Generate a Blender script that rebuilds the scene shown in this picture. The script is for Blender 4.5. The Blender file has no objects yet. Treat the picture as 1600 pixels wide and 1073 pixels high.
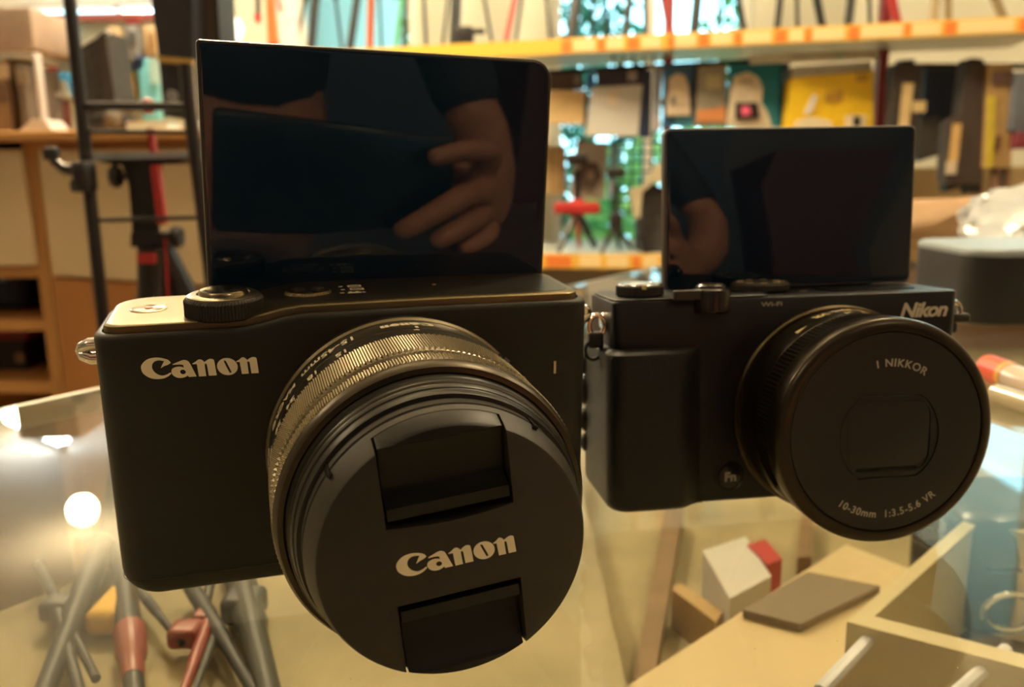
import bpy, bmesh, math, random
from mathutils import Vector, Matrix
R = math.radians
PI = math.pi
scene = bpy.context.scene
C = scene.collection
random.seed(7)

# ------------------------------------------------------------------ view / camera frame
TZ = 0.85                                  # height of the counter's glass top
FPX = 1353.27
CAMH = 0.0947176
PITCH, ROLL = 0.1977, -0.0155
fwd = Vector((0, math.cos(PITCH), -math.sin(PITCH)))
r0 = Vector((1, 0, 0)); u0 = r0.cross(fwd)
rgt = math.cos(ROLL)*r0 + math.sin(ROLL)*u0
upv = -math.sin(ROLL)*r0 + math.cos(ROLL)*u0
EYE = Vector((0, 0, TZ+CAMH))

def ray(px, py):
    return fwd + rgt*((px-800)/FPX) - upv*((py-536.5)/FPX)
def at(px, py, D):                          # point at world depth Y = D
    v = ray(px, py); return EYE + v*(D/v.y)
def atz(px, py, z):                         # point at height z above the counter top
    v = ray(px, py); return EYE + v*((TZ+z-EYE.z)/v.z)

# ------------------------------------------------------------------ materials
MATS = {}
def mat(name, col, rough=0.5, metal=0.0, spec=0.5, noise=0.0, nscale=20, bump=0.0, bscale=200, emit=None, estr=0, coat=0, aniso=0, col2=None, alpha=None):
    if name in MATS: return MATS[name]
    m = bpy.data.materials.new(name); m.use_nodes = True
    nt = m.node_tree; b = nt.nodes['Principled BSDF']
    def cc(c): return (c[0], c[1], c[2], 1)
    b.inputs['Base Color'].default_value = cc(col)
    b.inputs['Roughness'].default_value = rough
    b.inputs['Metallic'].default_value = metal
    b.inputs['Specular IOR Level'].default_value = spec
    b.inputs['Coat Weight'].default_value = coat
    b.inputs['Anisotropic'].default_value = aniso
    tc = nt.nodes.new('ShaderNodeTexCoord')
    if noise or col2:
        n = nt.nodes.new('ShaderNodeTexNoise'); n.inputs['Scale'].default_value = nscale
        n.inputs['Detail'].default_value = 4
        nt.links.new(tc.outputs['Object'], n.inputs['Vector'])
        rp = nt.nodes.new('ShaderNodeValToRGB')
        k = noise
        rp.color_ramp.elements[0].position = .35; rp.color_ramp.elements[1].position = .65
        c2 = col2 if col2 else tuple(min(1, x*(1+k)) for x in col)
        c1 = col if col2 else tuple(x*(1-k) for x in col)
        rp.color_ramp.elements[0].color = cc(c1); rp.color_ramp.elements[1].color = cc(c2)
        nt.links.new(n.outputs['Fac'], rp.inputs['Fac']); nt.links.new(rp.outputs['Color'], b.inputs['Base Color'])
    if bump:
        n = nt.nodes.new('ShaderNodeTexNoise'); n.inputs['Scale'].default_value = bscale
        nt.links.new(tc.outputs['Object'], n.inputs['Vector'])
        bp = nt.nodes.new('ShaderNodeBump'); bp.inputs['Strength'].default_value = bump; bp.inputs['Distance'].default_value = .0002
        nt.links.new(n.outputs['Fac'], bp.inputs['Height']); nt.links.new(bp.outputs['Normal'], b.inputs['Normal'])
    if emit:
        b.inputs['Emission Color'].default_value = cc(emit); b.inputs['Emission Strength'].default_value = estr
    if alpha is not None: b.inputs['Alpha'].default_value = alpha
    MATS[name] = m; return m

def wood(name, c1, c2, scale=(1, 12, 1), rough=.45):
    if name in MATS: return MATS[name]
    m = mat(name, c1, rough); nt = m.node_tree; b = nt.nodes['Principled BSDF']
    tc = nt.nodes.new('ShaderNodeTexCoord'); mp = nt.nodes.new('ShaderNodeMapping')
    mp.inputs['Scale'].default_value = scale
    n = nt.nodes.new('ShaderNodeTexNoise'); n.inputs['Scale'].default_value = 4; n.inputs['Detail'].default_value = 6
    n.inputs['Distortion'].default_value = .6
    rp = nt.nodes.new('ShaderNodeValToRGB')
    rp.color_ramp.elements[0].position = .3; rp.color_ramp.elements[1].position = .7
    rp.color_ramp.elements[0].color = (*c1, 1); rp.color_ramp.elements[1].color = (*c2, 1)
    nt.links.new(tc.outputs['Object'], mp.inputs['Vector']); nt.links.new(mp.outputs['Vector'], n.inputs['Vector'])
    nt.links.new(n.outputs['Fac'], rp.inputs['Fac']); nt.links.new(rp.outputs['Color'], b.inputs['Base Color'])
    return m

def glass(name, tint=(1, 1, 1), f0=.04, rough=.0, dust=0.0, gloss_gain=1.0):
    if name in MATS: return MATS[name]
    m = bpy.data.materials.new(name); m.use_nodes = True; nt = m.node_tree; nt.nodes.clear()
    out = nt.nodes.new('ShaderNodeOutputMaterial'); tr = nt.nodes.new('ShaderNodeBsdfTransparent'); gl = nt.nodes.new('ShaderNodeBsdfGlossy')
    tr.inputs['Color'].default_value = (*tint, 1); gl.inputs['Roughness'].default_value = rough
    lw = nt.nodes.new('ShaderNodeLayerWeight'); lw.inputs['Blend'].default_value = .5
    pw = nt.nodes.new('ShaderNodeMath'); pw.operation = 'POWER'; pw.inputs[1].default_value = 5
    nt.links.new(lw.outputs['Facing'], pw.inputs[0])
    ml = nt.nodes.new('ShaderNodeMath'); ml.operation = 'MULTIPLY_ADD'; ml.inputs[1].default_value = (1-f0)*gloss_gain; ml.inputs[2].default_value = f0*gloss_gain
    nt.links.new(pw.outputs[0], ml.inputs[0])
    mx = nt.nodes.new('ShaderNodeMixShader'); nt.links.new(ml.outputs[0], mx.inputs['Fac'])
    nt.links.new(tr.outputs[0], mx.inputs[1]); nt.links.new(gl.outputs[0], mx.inputs[2])
    last = mx
    if dust:
        tc = nt.nodes.new('ShaderNodeTexCoord')
        vo = nt.nodes.new('ShaderNodeTexVoronoi'); vo.inputs['Scale'].default_value = 130
        no = nt.nodes.new('ShaderNodeTexNoise'); no.inputs['Scale'].default_value = 9; no.inputs['Detail'].default_value = 5
        mp = nt.nodes.new('ShaderNodeMapping'); mp.inputs['Scale'].default_value = (1, 3.5, 1); mp.inputs['Rotation'].default_value = (0, 0, .7)
        nt.links.new(tc.outputs['Object'], vo.inputs['Vector']); nt.links.new(tc.outputs['Object'], mp.inputs['Vector']); nt.links.new(mp.outputs[0], no.inputs['Vector'])
        r1 = nt.nodes.new('ShaderNodeMapRange'); r1.inputs[1].default_value = .035; r1.inputs[2].default_value = .012
        r1.inputs[3].default_value = 0; r1.inputs[4].default_value = .35
        nt.links.new(vo.outputs['Distance'], r1.inputs[0])
        r2 = nt.nodes.new('ShaderNodeMapRange'); r2.inputs[1].default_value = .45; r2.inputs[2].default_value = .75
        r2.inputs[3].default_value = dust*.35; r2.inputs[4].default_value = dust
        nt.links.new(no.outputs['Fac'], r2.inputs[0])
        mm = nt.nodes.new('ShaderNodeMath'); mm.operation = 'MAXIMUM'
        nt.links.new(r1.outputs[0], mm.inputs[0]); nt.links.new(r2.outputs[0], mm.inputs[1])
        df = nt.nodes.new('ShaderNodeBsdfDiffuse'); df.inputs['Color'].default_value = (.75, .72, .66, 1)
        m2 = nt.nodes.new('ShaderNodeMixShader'); nt.links.new(mm.outputs[0], m2.inputs['Fac'])
        nt.links.new(mx.outputs[0], m2.inputs[1]); nt.links.new(df.outputs[0], m2.inputs[2]); last = m2
    nt.links.new(last.outputs[0], out.inputs['Surface'])
    MATS[name] = m; return m

# ------------------------------------------------------------------ mesh builder
class MB:
    def __init__(s, k=1.0): s.v = []; s.f = []; s.k = k
    def add(s, vs, fs):
        n = len(s.v); s.v += [tuple(v) for v in vs]; s.f += [tuple(i+n for i in f) for f in fs]; return s
    def loft(s, loops, caps=True):
        n = len(loops[0]); vs = [p for l in loops for p in l]; fs = []
        for i in range(len(loops)-1):
            for j in range(n):
                a = i*n+j; b = i*n+(j+1) % n; fs.append((a, b, b+n, a+n))
        if caps: fs.append(tuple(range(n))[::-1]); fs.append(tuple((len(loops)-1)*n+j for j in range(n)))
        return s.add(vs, fs)
    def rbox(s, c, d, r=0, seg=3, rot=None):
        # box centred c, size d, all edges rounded (two-level profile)
        r = min(r, min(d)/2*.98)
        c = Vector(c); hx, hy, hz = d[0]/2, d[1]/2, d[2]/2
        if r <= 0:
            loops = [[(sx*hx, sy*hy, z) for sx, sy in ((-1, -1), (1, -1), (1, 1), (-1, 1))] for z in (-hz, hz)]
        else:
            prof = []
            for i in range(seg+1):
                a = PI/2*i/seg; prof.append((r*(1-math.sin(a)), -hz+r*(1-math.cos(a))))
            prof += [(p[0], -p[1]) for p in prof[::-1]]
            loops = []
            for ins, z in prof:
                lp = []; rr = max(r-ins, r*.02)
                for (sx, sy, a0) in ((1, 1, 0), (-1, 1, 90), (-1, -1, 180), (1, -1, 270)):
                    for k in range(seg+1):
                        a = R(a0+90*k/seg)
                        lp.append((sx*(hx-r)+rr*math.cos(a), sy*(hy-r)+rr*math.sin(a), z))
                loops.append(lp)
        out = []
        for l in loops:
            out.append([(c + (rot @ Vector(p) if rot else Vector(p))) for p in l])
        return s.loft(out)
    def lathe(s, prof, n=96, c=(0, 0, 0), axis='Y', arc=None, close=False):
        # prof: (radius, position along axis)
        vs = []; fs = []; m = len(prof)
        for (r, t) in prof:
            for k in range(n):
                a = 2*PI*k/n
                if axis == 'Y': p = (c[0]+r*math.cos(a), c[1]+t, c[2]+r*math.sin(a))
                elif axis == 'Z': p = (c[0]+r*math.cos(a), c[1]+r*math.sin(a), c[2]+t)
                else: p = (c[0]+t, c[1]+r*math.cos(a), c[2]+r*math.sin(a))
                vs.append(p)
        for i in range(m-1 if not close else m):
            for k in range(n):
                a = i*n+k; b = i*n+(k+1) % n; i2 = ((i+1) % m)*n
                fs.append((a, b, i2+(k+1) % n, i2+k))
        if not close:
            if prof[0][0] > 1e-9: fs.append(tuple(range(n))[::-1])
            if prof[-1][0] > 1e-9: fs.append(tuple((m-1)*n+k for k in range(n)))
        return s.add(vs, fs)
    def tube(s, pts, r, n=10, caps=True, closed=False):
        pts = [Vector(p) for p in pts]; loops = []
        N = len(pts); rs = r if isinstance(r, (list, tuple)) else [r]*N
        ref = None
        for i, p in enumerate(pts):
            if closed: t = (pts[(i+1) % N]-pts[i-1])
            else: t = (pts[min(i+1, N-1)]-pts[max(i-1, 0)])
            t.normalize()
            if ref is None:
                ref = Vector((0, 0, 1)) if abs(t.z) < .9 else Vector((1, 0, 0))
            x = (ref - t*ref.dot(t)).normalized(); y = t.cross(x); ref = x
            loops.append([p + (x*math.cos(2*PI*k/n)+y*math.sin(2*PI*k/n))*rs[i] for k in range(n)])
        if closed: loops.append(loops[0]); return s.loft(loops, caps=False)
        return s.loft(loops, caps)
    def prism(s, poly, h, fn):
        # poly: 2D outline; fn(u, v, w) -> point; w from 0 to h
        n = len(poly)
        return s.loft([[fn(u, v, 0) for u, v in poly], [fn(u, v, h) for u, v in poly]])
    def build(s, name, m, parent=None, org=None, smooth=35, keep=False):
        me = bpy.data.meshes.new(name); k = s.k
        o0 = Vector(org) if org is not None else Vector((0, 0, 0))
        me.from_pydata([tuple(Vector(v)*k - o0) for v in s.v], [], s.f); me.validate()
        bm = bmesh.new(); bm.from_mesh(me)
        bmesh.ops.remove_doubles(bm, verts=bm.verts, dist=1e-7)
        bmesh.ops.recalc_face_normals(bm, faces=bm.faces); bm.to_mesh(me); bm.free()
        if smooth:
            for p in me.polygons: p.use_smooth = True
            me.set_sharp_from_angle(angle=R(smooth))
        me.materials.append(m)
        o = bpy.data.objects.new(name, me); C.objects.link(o)
        if parent: o.parent = parent
        elif org is not None: o.location = o0
        return o

def tag(o, label=None, cat=None, group=None, kind=None):
    if label: o['label'] = label
    if cat: o['category'] = cat
    if group: o['group'] = group
    if kind: o['kind'] = kind
    return o
def empty(name, loc, label=None, cat=None, group=None):
    o = bpy.data.objects.new(name, None); C.objects.link(o); o.location = loc; o.empty_display_size = .02
    return tag(o, label, cat, group)
def boolean(a, cutters, op='DIFFERENCE'):
    for c in cutters:
        md = a.modifiers.new('b', 'BOOLEAN'); md.object = c; md.operation = op; md.solver = 'EXACT'
    dg = bpy.context.evaluated_depsgraph_get()
    me = bpy.data.meshes.new_from_object(a.evaluated_get(dg)); a.modifiers.clear(); old = a.data; a.data = me
    for p in me.polygons: p.use_smooth = True
    me.set_sharp_from_angle(angle=R(30))
    for c in cutters: bpy.data.objects.remove(c)
    return a

def poly_mesh(splines, ext):
    cu = bpy.data.curves.new('t', 'CURVE'); cu.dimensions = '2D'; cu.fill_mode = 'BOTH'; cu.extrude = ext
    for pts in splines:
        sp = cu.splines.new('POLY'); sp.points.add(len(pts)-1); sp.use_cyclic_u = True
        for i, p in enumerate(pts): sp.points[i].co = (p[0], p[1], 0, 1)
    o = bpy.data.objects.new('t', cu); C.objects.link(o)
    dg = bpy.context.evaluated_depsgraph_get(); me = bpy.data.meshes.new_from_object(o.evaluated_get(dg))
    bpy.data.objects.remove(o); return me
def text_mesh(s, size, ext, bold=0, shear=0, spacing=1.0):
    cu = bpy.data.curves.new('t', 'FONT'); cu.body = s; cu.size = size; cu.extrude = ext; cu.offset = bold; cu.shear = shear
    cu.space_character = spacing; cu.align_x = 'CENTER'; cu.resolution_u = 6
    o = bpy.data.objects.new('t', cu); C.objects.link(o)
    dg = bpy.context.evaluated_depsgraph_get(); me = bpy.data.meshes.new_from_object(o.evaluated_get(dg))
    bpy.data.objects.remove(o); return me
def place_flat(me, fn, name, m, parent, k=.001):
    # fn maps flat (x, y, z) to object space (mm)
    for v in me.vertices:
        p = fn(v.co.x, v.co.y, v.co.z); v.co = Vector(p)*k
    me.materials.clear(); me.materials.append(m)
    o = bpy.data.objects.new(name, me); C.objects.link(o); o.parent = parent
    return o

# catmull-rom through points; ('c') marks a sharp corner
def crv(pts, step=5):
    N = len(pts); P = [Vector((p[0], p[1])) for p in pts]; cor = [len(p) > 2 for p in pts]; out = []
    for i in range(N):
        p1, p2 = P[i], P[(i+1) % N]
        p0 = P[i-1] if not cor[i] else p1-(p2-p1)*.5
        p3 = P[(i+2) % N] if not cor[(i+1) % N] else p2+(p2-p1)*.5
        if cor[i] and cor[(i+1) % N]: out.append(p1); continue
        for k in range(step):
            t = k/step
            out.append(.5*((2*p1)+(p2-p0)*t+(2*p0-5*p1+4*p2-p3)*t*t+(3*p1-p0-3*p2+p3)*t**3))
    return out
c = 1
LOGO = [
 [(435,172,c),(420,148),(390,128),(330,111),(260,107),(180,125),(120,170),(92,215),(88,250),(100,300),(145,348),(205,377),(270,383),(340,372),(395,343),(428,312),(415,302),(380,323),(325,339),(275,325),(233,288),(213,235),(225,185),(258,152),(305,141),(362,150,c),(338,190),(313,243,c),(355,215),(400,197)],
 [(455,190,c),(510,165),(560,143),(600,135),(638,150),(660,185),(722,348,c),(632,355,c),(620,337,c),(590,354),(550,367),(500,365),(455,340),(433,298),(443,255),(480,230),(525,221),(560,226),(582,236,c),(580,212,c),(572,197),(530,193),(455,199,c)],
 [(567+34*math.cos(a*PI/8), 290+31*math.sin(a*PI/8), c) for a in range(16)],
 [(685,182,c),(720,160),(760,130),(790,128),(815,145),(830,162,c),(870,130),(905,118),(935,125),(948,152),(963,333,c),(868,338,c),(856,195),(843,183),(830,195),(838,343,c),(750,349,c),(738,185,c),(690,188,c)],
 [(1100+124*math.cos(a*PI/20), 218+112*math.sin(a*PI/20), c) for a in range(40)],
 [(1062,150),(1075,141),(1088,148),(1142,285),(1130,297),(1118,292)],
 [(1212,148,c),(1250,125),(1280,98),(1305,95),(1330,112),(1345,130,c),(1385,102),(1420,90),(1450,97),(1462,125),(1475,302,c),(1385,307,c),(1372,165),(1358,152),(1345,162),(1352,310,c),(1268,315,c),(1252,155,c),(1214,156,c)],
]
def logo_mesh(width, ext):
    k = width/1387; out = []
    for sp in LOGO:
        out.append([((p.x-781)*k, (350-.065*(p.x-750)-p.y)*k) for p in crv(sp)])
    return poly_mesh(out, ext)

# ------------------------------------------------------------------ shared camera materials
M_body = mat('camera_black', (.009, .008, .0075), .45, spec=.4, bump=.25, bscale=9000)
M_cap = mat('cap_plastic', (.019, .0165, .0145), .42, spec=.45, bump=.3, bscale=7000)
M_capclip = mat('cap_clip_plastic', (.006, .006, .007), .4, spec=.35)
M_black = mat('gloss_black', (.008, .008, .009), .22)
M_matte = mat('matte_black', (.014, .013, .012), .6)
M_white = mat('letter_white', (.80, .72, .56), .5)
M_gun = mat('gunmetal', (.165, .13, .072), .38, metal=1.0)
M_gun2 = mat('gunmetal_lens', (.26, .225, .165), .30, metal=1.0)
M_barrel = mat('lens_barrel_metal', (.030, .025, .020), .38, metal=.3)
M_chrome = mat('chrome', (.75, .72, .68), .12, metal=1.0)
M_brushed = mat('turned_metal', (.5, .42, .32), .25, metal=1.0, aniso=.8)
M_red = mat('red_paint', (.55, .06, .04), .4)
M_screen = mat('screen_glass', (.003, .012, .030), .03, spec=.65)
M_gold = mat('gilt_print', (.75, .62, .32), .35)
M_leather = mat('grip_leather', (.008, .008, .009), .5, spec=.4, bump=.9, bscale=2200)
M_nbarrel = mat('nikon_barrel', (.05, .042, .034), .28, metal=.9)
M_nface = mat('nikon_face', (.011, .0105, .010), .38, spec=.45)
M_ntext = mat('nikon_grey_text', (.38, .35, .30), .5)
M_rubber = mat('knurl_black', (.02, .017, .016), .5)

def frame(X, Y, Zc, yaw, tilt):
    # local x right, y away from viewer, z up (front of camera = -y)
    cy, sy, ct, st = math.cos(yaw), math.sin(yaw), math.cos(tilt), math.sin(tilt)
    def g(x, y, z):
        y = -y; yy = y*ct-z*st; zz = y*st+z*ct
        return Vector((x*cy+yy*sy, x*sy-yy*cy, zz))
    ex, ey, ez = g(1, 0, 0), g(0, 1, 0), g(0, 0, 1)
    M = Matrix(((ex.x, ey.x, ez.x, X/1000), (ex.y, ey.y, ez.y, Y/1000), (ex.z, ey.z, ez.z, TZ+Zc/1000), (0, 0, 0, 1)))
    return M

def plan(x0, x1, y0, y1, rf, rb, n=10, seg=24):
    # closed plan outline, front (y0) corners radius rf, back (y1) corners radius rb, dense along the long edges
    P = []
    for k in range(seg): P.append((x0+rf+(x1-x0-2*rf)*k/seg, y0))
    for k in range(n): a = R(-90+90*k/n); P.append((x1-rf+rf*math.cos(a), y0+rf+rf*math.sin(a)))
    for k in range(4): P.append((x1, y0+rf+(y1-y0-rf-rb)*k/4))
    for k in range(n): a = R(90*k/n); P.append((x1-rb+rb*math.cos(a), y1-rb+rb*math.sin(a)))
    for k in range(seg): P.append((x1-rb-(x1-x0-2*rb)*k/seg, y1))
    for k in range(n): a = R(90+90*k/n); P.append((x0+rb+rb*math.cos(a), y1-rb+rb*math.sin(a)))
    for k in range(4): P.append((x0, y1-rb-(y1-y0-rf-rb)*k/4))
    for k in range(n): a = R(180+90*k/n); P.append((x0+rf+rf*math.cos(a), y0+rf+rf*math.sin(a)))
    return P
def arcprof(r, n=5):
    return [(r*(1-math.sin(PI/2*i/n)), r*(1-math.cos(PI/2*i/n))) for i in range(n+1)]

def sstep(a, b, x):
    t = max(0, min(1, (x-a)/(b-a))); return t*t*(3-2*t)

def dial(cx, cy, z0, z1, r, nr, depth, k=.001, bev=.6):
    # knurled drum
    mb = MB(k); n = nr*2; loops = []
    for (ins, z, kn) in ((bev, z0, 0), (0, z0+bev*.6, 1), (0, z1-bev, 1), (bev, z1, 0)):
        loops.append([(cx+(r-ins-(depth if (j % 2 and kn) else 0))*math.cos(2*PI*j/n), cy+(r-ins-(depth if (j % 2 and kn) else 0))*math.sin(2*PI*j/n), z) for j in range(n)])
    return mb.loft(loops)

# ================================================================== CAMERA WITH CAPPED LENS (left)
MC = frame(-34.1713, 190.0552, 3.69, 0.2866, -0.0663)
cam1 = empty('camera', (0, 0, 0), 'black camera with screen flipped up and capped silver-ringed lens, at left on glass counter', 'camera')
cam1.matrix_world = MC
K = .001
LX, LZ = 8.7, 29.5
def ztop(x): return 59.4 + 2.1*sstep(-25, -12, x) - .5*sstep(10, 54, x)
loops = []
PL = dict(x0=-54, x1=54, y0=0, y1=33)
for (i, z) in arcprof(6.0, 6):
    loops.append([(x, y, z) for x, y in plan(-54+i, 54-i, .0+i*.28, 33-i*.4, max(5.0-i*.3, 1), 9-i*.3)])
for z in (20, 40, 52):
    loops.append([(x, y, z) for x, y in plan(-54, 54, 0, 33, 5.0, 9)])
for (i, dz) in ((0, -1.2), (.25, -.45), (.8, 0), (1.5, .05)):
    loops.append([(x, y, ztop(x)+dz) for x, y in plan(-54+i, 54-i, i, 33-i, 5.0-i*.5, 9-i*.5)])
loops.append([(x, y, ztop(x)-1.0) for x, y in plan(-52.3, 52.3, 1.7, 31.3, 4.2, 8.2)])
body = MB(K).loft(loops).build('camera_body', M_body, cam1)
# bottom plate seam line
MB(K).tube([(x, y, 4.0) for x, y in plan(-53.93, 53.93, .02, 32.9, 5, 9)], .08, 5, closed=True).build('base_seam', M_black, body)
# top plate: raised metal plateau
loops = []
for (i, dz) in ((1.9, -1.0), (1.9, .9), (2.05, 1.35), (2.5, 1.65), (3.1, 1.7)):
    loops.append([(x, y, ztop(x)+dz) for x, y in plan(-54+i, 54-i, i, 33-i, 4.5-i*.4, 8.5-i*.3)])
def ridge(loops, ym, zf):
    last = loops[-1]
    for t in (.35, .7, 1.0): loops.append([(x, ym+(y-ym)*(1-t), zf(x)) for x, y, z in last])
    return loops
top = MB(K).loft(ridge(loops, 16.5, lambda x: ztop(x)+1.7), caps=False).build('top_plate', M_gun, cam1)
# black round-ended inset surface on the right half of the top
def topz(x): return ztop(x)+1.7
mb = MB(K); P = plan(-16, 50.2, 4.4, 30, 3, 9)
P = [(x + (3*math.sin((y-4.4)/25.6*PI) if x < -12 else 0)*-1, y) for x, y in P]
mb.loft(ridge([[(x, y, topz(x)-.3) for x, y in P], [(x, y, topz(x)+.06) for x, y in P]], 17, lambda x: topz(x)+.06), caps=False)
mb.build('top_inlay', mat('graphite_top', (.062, .054, .046), .36, metal=.8), cam1)
# movie button
bz = ztop(-44)+1.7
ring = MB(K).lathe([(3.9, -.2), (3.9, .12), (3.6, .22), (3.4, .05)], 48, (-44.3, 16.8, bz), 'Z').build('movie_button', M_brushed, cam1)
mb = MB(K)
nsp = 48
vs = [(-44.3, 16.8, bz+.32)]+[(-44.3+3.4*math.cos(2*PI*j/nsp), 16.8+3.4*math.sin(2*PI*j/nsp), bz+.32-.18*(.5+.5*math.cos(4*PI*2*j/nsp))) for j in range(nsp)]
mb.add(vs, [(0, 1+j, 1+(j+1) % nsp) for j in range(nsp)]); mb.build('button_face', M_brushed, ring)
MB(K).lathe([(.9, 0), (.9, .4), (0, .45)], 20, (-44.3, 16.8, bz), 'Z').build('red_dot', M_red, ring)
# control dial with shutter button
dx, dy = -28.1, 3.2
dl = dial(dx, dy+5.2, 60.6, 65.0, 8.3, 72, .3, bev=.7).build('control_dial', M_rubber, cam1, smooth=0)
MB(K).lathe([(7.5, 64.6), (7.5, 65.25), (7.0, 65.5), (5.6, 65.5), (5.3, 65.1)], 72, (dx, dy+5.2, 0), 'Z').build('dial_rim', M_gun2, dl)
sb = MB(K).lathe([(5.3, 64.8), (5.1, 66.0), (4.8, 66.35), (4.0, 66.3), (2.4, 65.95), (0, 65.75)], 72, (dx, dy+5.2, 0), 'Z').build('shutter_button', mat('shutter_metal', (.32, .26, .18), .18, metal=1, aniso=.7), cam1)
# mode switch dial at the back of the top
md = dial(-9.8, 15.6, 62.2, 63.8, 5.4, 40, .2).build('mode_dial', M_gun, cam1, smooth=0)
mb = MB(K); vs = [(-9.8, 15.6, 63.95)]+[(-9.8+4*math.cos(2*PI*j/nsp), 15.6+4*math.sin(2*PI*j/nsp), 63.95-.22*(.5+.5*math.cos(4*PI*2*j/nsp))) for j in range(nsp)]
mb.add(vs, [(0, 1+j, 1+(j+1) % nsp) for j in range(nsp)]).build('dial_face', M_brushed, md)
# mode marks: three rows of small icons
mb = MB(K)
for row, (ix, iy) in enumerate(((-1.8, 12.4), (-1.2, 16.2), (-1.4, 20))):
    z = topz(ix+3)+.08
    mb.rbox((ix-.6, iy, z), (.9, .5, .08))
    if row == 0:
        mb.rbox((ix+2.2, iy-.3, z), (3.0, .9, .08)); mb.rbox((ix+1.4, iy+.6, z), (.6, .9, .08)); mb.rbox((ix+2.9, iy+.6, z), (.6, .9, .08)); mb.rbox((ix+4.4, iy-.3, z), (.7, .5, .08))
    else:
        for q in ((ix+2.6, iy+.8, 3.2, .4), (ix+2.6, iy-.8, 3.2, .4), (ix+1.2, iy, .4, 1.6), (ix+4.0, iy, .4, 1.6)): mb.rbox((q[0], q[1], z), (q[2], q[3], .08))
mb.build('mode_marks', M_white, cam1)
MB(K).lathe([(.5, 0), (.5, .1)], 12, (20, 17, topz(20)), 'Z').build('microphone_hole', M_gold, cam1)
# brand on front
place_flat(logo_mesh(23.1, .06), lambda x, y, z: (x-33.5, -.05-z, 49.6+y-.02*x), 'brand_lettering', M_white, cam1)
# self-timer lamp
lp = MB(K).lathe([(1.9, -.05), (1.9, .12), (1.5, .16), (1.5, .02)], 32, (46.5, 0, 45.2), 'Y').build('timer_lamp', M_black, cam1)
MB(K).prism([(-.25, -1.5), (.25, -1.5), (.25, 1.5), (-.25, 1.5)], .12, lambda u, v, w: (45.2+u, -.05-w, 45.2+v)).build('lamp_edge', M_gold, lp)
# strap lugs
for sx, cz, cyy in ((-1, 53.6, 14), (1, 54.8, 14)):
    mb = MB(K)
    mb.tube([(sx*(53.0), cyy-2.0, cz+1.6), (sx*56.2, cyy-2.0, cz+1.6), (sx*57.6, cyy-1.6, cz+.9), (sx*58.0, cyy-1, cz), (sx*57.6, cyy-1.6, cz-.9), (sx*56.2, cyy-2, cz-1.6), (sx*53, cyy-2.0, cz-1.6)], 1.4, 12)
    mb.lathe([(2.6, 0), (2.6, 1), (2.2, 1.3)] if sx > 0 else [(2.6, 0), (2.6, -1), (2.2, -1.3)], 24, (sx*53.2, cyy, cz), 'X')
    mb.build('strap_lug', M_chrome, cam1)

# flip-up screen: hinge at back, face to the viewer
PY0 = 28.0
disp = MB(K)
def panel_loop(y, ins, rtr=5.0, rtl=.9):
    x0, x1, z0, z1 = -32.3+ins, 51.3-ins, 60.3+ins, 118.9-ins; P = []
    def arc(cx, cz, r, a0, n=8):
        for k in range(n+1): a = R(a0+90*k/n); P.append((cx+r*math.cos(a), y, cz+r*math.sin(a)))
    arc(x1-rtr+ins*.5, z1-rtr+ins*.5, max(rtr-ins*.5, .2), 0); arc(x0+rtl, z1-rtl, rtl, 90); arc(x0+.8, z0+.8, .8, 180); arc(x1-.8, z0+.8, .8, 270)
    tl = R(-2.0)
    return [(-32+(x+32)*math.cos(tl)-(z-60)*math.sin(tl), yy, 60+(x+32)*math.sin(tl)+(z-60)*math.cos(tl)) for x, yy, z in P]
disp.loft([panel_loop(PY0+3.4, .8), panel_loop(PY0+3.0, .2), panel_loop(PY0+2.0, 0), panel_loop(PY0+.7, 0), panel_loop(PY0+.25, .15), panel_loop(PY0, .6)])
disp = disp.build('flip_screen', mat('screen_bezel', (.05, .042, .03), .3, metal=.6), cam1)
MB(K).loft([panel_loop(PY0+.3, 1.0), panel_loop(PY0-.05, .75), panel_loop(PY0-.12, 1.1)]).build('screen_glass', M_screen, disp)
MB(K).rbox((10, PY0+3.8, 62), (60, 3, 3), 1.2).build('hinge', M_matte, disp)

# lens
L = (LX, 0, LZ)
lens = MB(K).lathe([(20, 2), (29.4, 1.0), (30.4, .4), (30.5, -.6), (30.5, -1.9), (30.0, -2.5)], 160, L).build('lens_mount_ring', M_gun2, cam1)
lens_barrel = MB(K).lathe([(29.0, 0), (29.9, -2.4), (30.05, -10.3), (29.8, -10.5), (29.8, -10.8), (30.05, -11.0), (30.05, -15.4), (29.2, -15.7)], 160, L).build('lens_barrel', M_barrel, cam1)
def knurl(y0, y1, r, N, M, amp, name):
    vs = []; fs = []
    for i in range(M+1):
        y = y0+(y1-y0)*i/M
        for j in range(N):
            a = 2*PI*j/N; rr = r+(amp if (i+j) % 2 == 0 else -amp*.3)
            if i in (0, M): rr = r-amp
            vs.append((LX+rr*math.cos(a), y, LZ+rr*math.sin(a)))
    for i in range(M):
        for j in range(N):
            a = i*N+j; b = i*N+(j+1) % N
            if (i+j) % 2 == 0: fs += [(a, b, a+N), (b, b+N, a+N)]
            else: fs += [(a, b, b+N), (a, b+N, a+N)]
    return MB(K).add(vs, fs).build(name, M_gun2, cam1, smooth=0)
zr = knurl(-15.4, -27.0, 30.0, 340, 20, .42, 'zoom_ring')
MB(K).lathe([(29.3, -26.8), (29.75, -27.2), (29.75, -30.2), (29.3, -30.4)], 160, L).build('ring_groove', M_gun2, zr)
fr = knurl(-30.2, -34.6, 30.0, 340, 8, .40, 'focus_ring')
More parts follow.
